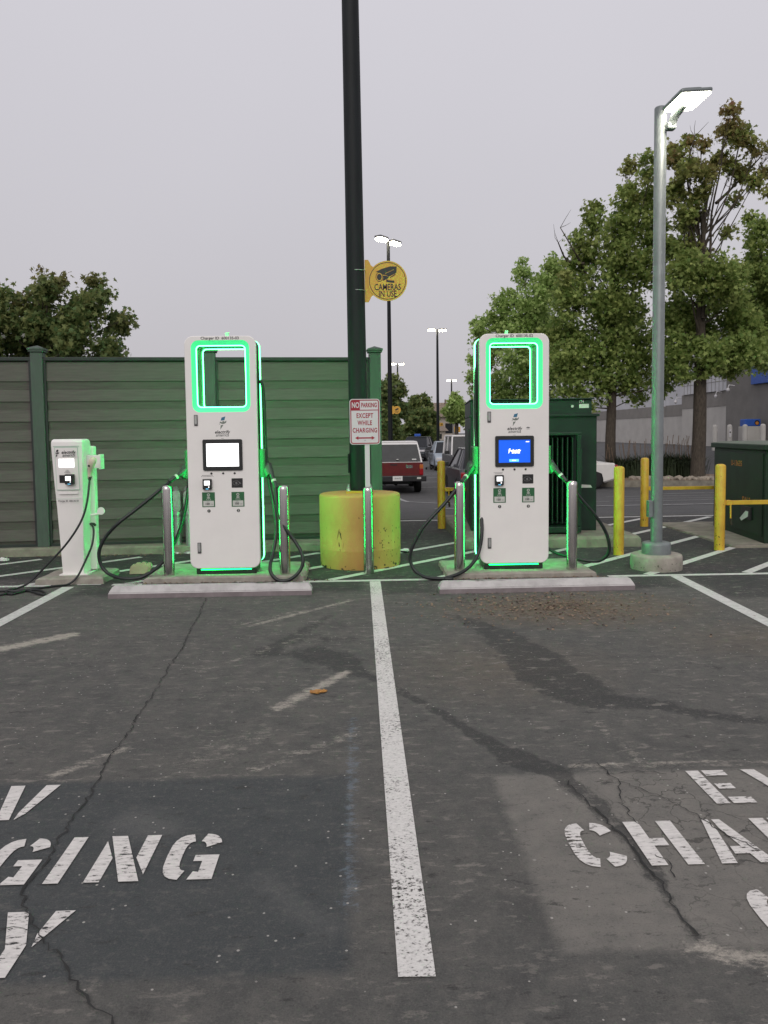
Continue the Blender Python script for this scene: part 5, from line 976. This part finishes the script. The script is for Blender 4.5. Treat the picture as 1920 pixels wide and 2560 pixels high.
p = at(1087, 1076, 104); mb = MB(); mb.lathe([(.001, -.25), (.25, 0), (.001, .25)], n=10); t = thing('porch_lamp', 'small lit porch lamp glowing at the foot of the second lamp pole', 'lamp', tuple(p)); mb.build('bulb', 'lamp_lit', t)
a = at(978 * S, 898 * S, 70); b = at(990 * S, 943 * S, 70); t = thing('board_sign', 'tall blank grey board standing beyond the parked off-roader', 'sign', (a.x, 70, 0)); mb = MB(); mb.box((0, 0, 0), (b.x - a.x, .25, a.z), .03); mb.build('board', 'stuccog', t)
p = at(943 * S + 200, 1072, 66); p = at(1142, 1073, 66); t = thing('yellow_road_sign', 'small yellow square sign before the tall grey board', 'sign', (p.x, 66, zg(p.x, 66))); h = p.z - zg(p.x, 66); mb = MB(); mb.tube([(0, .03, 0), (0, .03, h)], .03, 6); mb.build('post', 'galv', t); mb = MB(); mb.plate(rct(-.22, h - .25, .3, h + .2), -.01, 0); mb.plate([(-.12, h - .1), (.15, h + .05), (.2, h - .05)], -.014, -.0105, mi=1); mb.build('sign_plate', ['sign_yellow', 'black_ink'], t)

# ================================================================== VEHICLES
def wheel(parent, x, y, r=.33, w_=.2, s_=1):
    mb = MB(); mb.lathe([(r * .62, -w_ / 2), (r * .93, -w_ / 2), (r, -w_ / 2 + .03), (r, w_ / 2 - .03), (r * .93, w_ / 2), (r * .62, w_ / 2)], (x, y, r), 24, axis='x'); wl = mb.build('wheel', 'tyre', parent)
    mb = MB(); mb.lathe([(r * .62, -w_ / 2 + .02), (r * .5, -w_ / 2 + .05), (.04, -w_ / 2 + .03)] if s_ < 0 else [(r * .62, w_ / 2 - .02), (r * .5, w_ / 2 - .05), (.04, w_ / 2 - .03)], (x, y, r), 12, axis='x'); mb.build('rim', 'rim', wl)
def sideprism(mb, prof, hw, bev, mi=0, top_in=0):
    """side profile (y,z) extruded across x with rounded shoulders; points above belt lean inwards by top_in"""
    zs = [p[1] for p in prof]; z0, z1 = min(zs), max(zs)
    n = len(prof); cy = sum(p[0] for p in prof) / n; cz = (z0 + z1) / 2
    rings = []
    for x, f in ((-hw, bev), (-hw + bev * .7, 0), (hw - bev * .7, 0), (hw, bev)):
        L_ = []
        for (y, z) in prof:
            sy = y - math.copysign(min(abs(y - cy), f), y - cy) * (.8 if f else 0); sz = z - (math.copysign(f, z - cz) * .6 if f else 0); k = (z - z0) / (z1 - z0) * top_in; L_.append((x - math.copysign(k, x), sy, sz))
        rings.append(L_)
    vs = [p for r_ in rings for p in r_]
    mb.add(vs, [[i * n + j, i * n + (j + 1) % n, (i + 1) * n + (j + 1) % n, (i + 1) * n + j] for i in range(3) for j in range(n)], mi, False)
    mb.add(rings[0], [list(range(n))], mi); mb.add(rings[-1], [list(range(n))[::-1]], mi)
def car(label, loc, rz, L_, W2, H_, paint, style='sedan', cat='car', grp=None, name='parked_car'):
    t = thing(name, label, cat, loc, rz, grp); y0, y1 = -L_ / 2, L_ / 2; hw = W2 / 2; belt = H_ * .60; fw = y1 - .85; rw = y0 + .8; rW = .33
    def arch(yc, r=.38): return [(yc + r * math.cos(a), .30 + r * math.sin(a)) for a in np.linspace(math.pi, 0, 7)][::-1]
    low = .22
    prof = [(y0 + .05, .32), (y0, .5), (y0 + .02, belt - .12), (y0 + .1, belt)]
    if style == 'hatch': prof = [(y0 + .08, .32), (y0, .5), (y0 + .03, belt - .1), (y0 + .12, belt + .04)]
    prof += [(y1 - 1.25, belt), (y1 - .35, belt - .17), (y1 - .04, belt - .33), (y1, .5), (y1 - .05, .3)]
    if style == 'box': prof = [(y0, .4), (y0, belt), (y1 - 1.1, belt), (y1 - .05, belt - .03), (y1, .5), (y1 - .05, .4)]
    bottom = [(fw + .38, low)] + arch(fw)[::1] + [(fw - .38, low), (rw + .38, low)] + arch(rw) + [(rw - .38, low)]
    mb = MB(); sideprism(mb, prof + bottom, hw, .07); mb.build('body', paint, t)
    # greenhouse
    if style == 'sedan': G0, G1, T0, T1 = y0 + .62, y1 - 1.2, y0 + 1.25, y1 - 2.0
    elif style == 'hatch': G0, G1, T0, T1 = y0 + .15, y1 - 1.15, y0 + .75, y1 - 2.0
    else: G0, G1, T0, T1 = y0 + .03, y1 - 1.2, y0 + .12, y1 - 1.45
    hb, ht = hw - .06, hw - .24 if style != 'box' else hw - .12; zb = belt - .01; zt2 = H_ - .06
    q = [(-hb, G0, zb), (hb, G0, zb), (hb, G1, zb), (-hb, G1, zb), (-ht, T0, zt2), (ht, T0, zt2), (ht, T1, zt2), (-ht, T1, zt2)]
    mb = MB(); mb.add(q, [[0, 1, 5, 4], [1, 2, 6, 5], [2, 3, 7, 6], [3, 0, 4, 7]]); mb.build('window_glass', 'glass', t)
    mb = MB(); mb.box((-ht - .01, T0 - .03, zt2 - .005), (ht + .01, T1 + .03, H_), .025)
    for a, b in ((0, 4), (1, 5), (2, 6), (3, 7)): mb.tube([q[a], q[b]], .035, 5)
    for s_ in (-1, 1):
        ym = (T0 + T1) / 2 - .05; mb.tube([(s_ * (hb + .0), ym, zb), (s_ * (ht + .0), ym, zt2)], .03, 5); mb.tube([(s_ * hb, (G0 + T0) / 2 + .2, zb), (s_ * ht, T0 + .1, zt2)], .04, 5)
    mb.build('roof_and_pillars', 'capwhite' if style == 'box' else paint, t)
    for s_ in (-1, 1):
        for yy in (fw, rw): wheel(t, s_ * (hw - .11), yy, rW, .2, s_)
        mb = MB(); xa, xb = sorted((s_ * (hw - .02), s_ * (hw - .42))); mb.box((xa, y0 - .02, belt - .26), (xb, y0 + .16, belt - .06), .02); mb.build('tail_light', 'tail', t)
        mb = MB(); mb.box((xa, y1 - .2, belt - .34), (xb, y1 - .02, belt - .22), .02); mb.build('headlight', 'sign_white', t)
        mb = MB(); xa, xb = sorted((s_ * (hw + .18), s_ * hw)); mb.box((xa, G1 - .35, belt + .02), (xb, G1 - .27, belt + .15), .02); mb.build('mirror', 'carblack', t)
    for a_, b_ in ((y0 - .03, y0 + .05), (y1 - .05, y1 + .03)): mb = MB(); mb.box((-hw + .03, a_, .30), (hw - .03, b_, .42), .02); mb.build('bumper', 'carblack' if style != 'sedan' else paint, t)
    return t
def zgl(x, y): return (x, y, zg(x, y))
grp_c = 'vehicles parked across the lot'
car('grey hatchback seen from behind beside the transformer', zgl(3.72, 23.8), 0, 4.3, 1.8, 1.5, 'cargrey', 'hatch', grp=grp_c)
wc = car('white sedan whose tail shows right of the transformer', zgl(6.45, 27.0), R(90), 4.5, 1.75, 1.46, 'carwhite', 'sedan', grp=grp_c)
jx = at(1139, 1085, 31).x; car('boxy white roofed off-roader behind the grey hatchback', zgl(jx + .55, 31), R(180), 4.2, 1.75, 1.86, 'cargrey', 'box', 'off-roader', grp_c)
jx = at(1105, 1085, 42).x; car('pale blue car beyond the off-roader', zgl(jx + .3, 42), R(180), 4.2, 1.7, 1.5, 'carblue', 'sedan', grp=grp_c)
sx_ = at(1044, 1085, 56).x; sv = car('dark crossover with a blue sign on its roof beyond the red pickup', zgl(sx_, 56), R(165), 4.6, 1.85, 1.68, 'cardark', 'hatch', grp=grp_c)
mb = MB(); mb.box((-.22, -.1, 1.70), (.22, .1, 1.88), .03); mb.build('roof_sign', 'sign_blue', sv)
# pickup
px = at(857 * S, 1085, 25.3).x
pk = thing('pickup_truck', 'dark red pickup with a white camper shell seen from behind', 'pickup truck', zgl(px, 25.3), 0, grp_c)
mb = MB(); hw = .84
sideprism(mb, [(0, .55), (0, 1.02), (2.0, 1.02), (2.1, 1.04), (3.4, 1.04), (4.6, .98), (4.75, .5), (4.3, .36), (4.2, .62), (3.5, .62), (3.4, .36), (1.35, .36), (1.28, .64), (.55, .64), (.45, .5)], hw, .06); mb.build('body', 'carred', pk)
mb = MB(); mb.plate(rct(-.72, .60, .72, 1.0), -.02, -.001, mi=0); mb.plate(rct(-.68, .66, .68, .665), -.024, -.0205, mi=1); mb.plate(rct(-.22, .93, .0, .97), -.03, -.0205, mi=2); mb.plate(rct(.28, .84, .5, .93), -.026, -.0205, mi=3); mb.build('tailgate', ['carred', 'carblack', 'carblack', 'chrome'], pk)
def frus(mb, x0, x1, z0, z1, ya0, yb0, ya1, yb1, mi=0): mb.add([(-x0, ya0, z0), (x0, ya0, z0), (x0, yb0, z0), (-x0, yb0, z0), (-x1, ya1, z1), (x1, ya1, z1), (x1, yb1, z1), (-x1, yb1, z1)], [[0, 1, 5, 4], [1, 2, 6, 5], [2, 3, 7, 6], [3, 0, 4, 7], [4, 5, 6, 7]], mi)
mb = MB(); frus(mb, .82, .68, 1.022, 1.66, .0, 2.0, .16, 2.0); mb.box((-.67, .16, 1.662), (.67, 1.9, 1.70), .015); sh_ = mb.build('camper_shell', 'capwhite', pk)
mb = MB(); mb.add([(-.76, -.012, 1.05), (.76, -.012, 1.05), (.655, .135, 1.60), (-.655, .135, 1.60)], [[0, 1, 2, 3]]); hb_ = mb.build('shell_rear_window', 'glass', sh_); mb = MB(); mb.box((-.03, -.04, 1.10), (.05, -.02, 1.13), .004); mb.plate(rct(.48, 1.10, .62, 1.14), -.02, -.012, mi=1); mb.build('window_latch', ['chrome', 'paper'], hb_)
mb = MB(); frus(mb, .80, .64, 1.045, 1.62, 2.05, 3.5, 2.1, 2.95); mb.build('cab', 'glass', pk); mb = MB(); mb.box((-.65, 2.08, 1.622), (.65, 2.95, 1.66), .015); mb.build('cab_roof', 'carred', pk)
mb = MB(); mb.box((-.92, -.28, .42), (.92, -.08, .60), .02); bu = mb.build('rear_bumper', 'carblack', pk); mb = MB(); mb.plate(rct(-.155, .45, .155, .60), -.286, -.2805); mb.text('LR14173', .075, (0, -.2865, .52), mi=1, xs=.75, bold=.001); mb.build('licence_plate', ['paper', 'black_ink'], bu)
mb = MB(); mb.box((.62, -.285, .50), (.75, -.2805, .56)); mb.build('bumper_step', 'pale', bu)
for s_ in (-1, 1):
    xa, xb = sorted((s_ * .845, s_ * .725)); mb = MB(); mb.box((xa, -.03, .62), (xb, .05, .82), .01, mi=0); mb.box((xa, -.03, .822), (xb, .05, .95), .01, mi=1); mb.build('tail_light', ['tail', 'amber'], pk)
    for yy in (.92, 3.85): wheel(pk, s_ * (hw - .12), yy, .34, .22, s_)
mb = MB(); mb.tube([(-.72, .9, .33), (.72, .9, .33)], .05, 8); mb.lathe([(.001, -.14), (.13, 0), (.001, .14)], (0, .9, .33), 12, axis='x'); mb.tube([(-.4, -.2, .3), (-.4, 1.5, .3)], .03, 8); mb.box((-.5, .3, .3), (.5, 4, .5), .03); mb.build('rear_axle', 'carblack', pk)
# shopping cart
p = at(941 * S, 1003 * S, 42); t = thing('shopping_cart', 'grey wire shopping cart standing alone left of the pale blue car', 'shopping cart', zgl(p.x, 42), R(120)); mb = MB()
for i in range(7):
    f = i / 6; z = .45 + .45 * f; a = .22 + .08 * f; b = .35 + .12 * f; mb.tube([(-a, -b, z), (a, -b, z), (a, b, z), (-a, b, z), (-a, -b, z)], .012, 5)
for i in range(12): 
    x = math.cos(i * .5236); y_ = math.sin(i * .5236); mb.tube([(x * .22, y_ * .35, .45), (x * .30, y_ * .47, .92)], .01, 5)
mb.build('basket', 'grey_metal', t); mb = MB()
for s_ in (-.22, .22): mb.tube([(s_, .45, .95), (s_, -.3, .42), (s_, -.35, .15), (s_, .45, .13)], .018, 6)
mb.tube([(-.25, .55, 1.0), (.25, .55, 1.0)], .02, 6); mb.build('frame', 'grey_metal', t)
for s_ in (-.22, .22):
    for yy in (-.35, .45): mb = MB(); mb.lathe([(.06, -.015), (.06, .015)], (s_, yy, .06), 12, axis='x'); mb.build('wheel', 'tyre', t)

# ================================================================== SMALL THINGS ON THE GROUND
def litter(name, label, cat, u, v, m, w_, d_, h=.01, n=9, seed=1, z=0, lobes=0):
    p = gp(u, v, z); r = random.Random(seed); mb = MB(); ring_ = []
    for i in range(n):
        a = 2 * math.pi * i / n; k = r.uniform(.7, 1.1) * (1 if not lobes else (.55 + .45 * abs(math.cos(a * lobes / 2)))); ring_.append((math.cos(a) * w_ / 2 * k, math.sin(a) * d_ / 2 * k, r.uniform(.3, 1) * h))
    mb.add([(0, 0, h * .4)] + ring_ + [(a * .97, b * .97, .001) for a, b, c in ring_], [[0, i + 1, (i + 1) % n + 1] for i in range(n)] + [[i + 1, i + 1 + n, (i + 1) % n + 1 + n, (i + 1) % n + 1] for i in range(n)])
    return tag(mb.build(name, m, None, (p.x, p.y, z + .0065)), label, cat)
litter('dry_leaf', 'curled orange dry leaf left of the long stall line', 'leaf', 683 * S, 1498 * S, 'dryleaf', .09, .07, .014, 15, 2, lobes=5)
litter('dry_leaf', 'smaller orange leaf piece touching the curled dry leaf', 'leaf', 697 * S, 1496 * S, 'dryleaf', .07, .05, .012, 15, 3, lobes=5)
litter('paper_scrap', 'crumpled white paper on the asphalt at the left edge by the kerb', 'litter', 12, 1403, 'paper', .14, .10, .045, 8, 4)
litter('paper_scrap', 'crumpled paper lying just right of the yellow drum', 'litter', 780 + 960 / 4.147, 960 + 1735 / 4.147, 'paper', .12, .08, .03, 8, 5)
litter('shoe_scrap', 'dark torn scrap beside the paper right of the yellow drum', 'litter', 780 + 975 / 4.147, 960 + 1750 / 4.147, 'carblack', .16, .06, .02, 8, 6)
# pulp drink tray piece left of the steel bollard
p = gp(300 + 385 / 7.375, 1180 + 1875 / 7.375); mb = MB(); prof = [(-.115, 0), (.06, 0), (.105, .03), (.125, .085), (.11, .115), (.085, .12), (.07, .105), (.05, .125), (.025, .128), (.01, .108), (-.01, .122), (-.04, .12), (-.052, .098), (-.075, .105), (-.098, .085), (-.11, .05)]
mb.plate(prof, -.03, .02); mb.plate([(a * .8, b * .8 + .005) for a, b in prof], -.045, -.0305); tag(mb.build('pulp_tray', 'tan', None, (p.x, p.y, .001)), 'tan scalloped cardboard cup tray lying left of the steel bollard', 'litter')
# leaf litter scattered: along the kerb and by the right charger's wheel stop
PL = []
for _ in range(260): x = rng.uniform(-4.2, -.4); PL.append((x, kerby(x) - abs(rng.normal(.02, .08)), .012))
for _ in range(800): PL.append((rng.normal(1.55, .5), rng.normal(6.6, .36), .009))
for _ in range(160): PL.append((rng.uniform(.9, 2.5), rng.uniform(7.86, 7.95), .012))
for _ in range(120): PL.append((rng.uniform(-2.3, -.3), rng.uniform(7.9, 8.0), .012))
lo_ = bpy.data.objects.new('tmp', None); ll = leaves('leaf_litter', np.array(PL), .026, np.full(len(PL), .8), 'leaf_a', lo_, upbias=3); ll.parent = None; bpy.data.objects.remove(lo_); ll.data.materials.clear(); ll.data.materials.append(M['leaflit']); tag(ll, 'brown crumbled dry leaves strewn near the right wheel stop and kerb', 'leaves', kind='stuff')
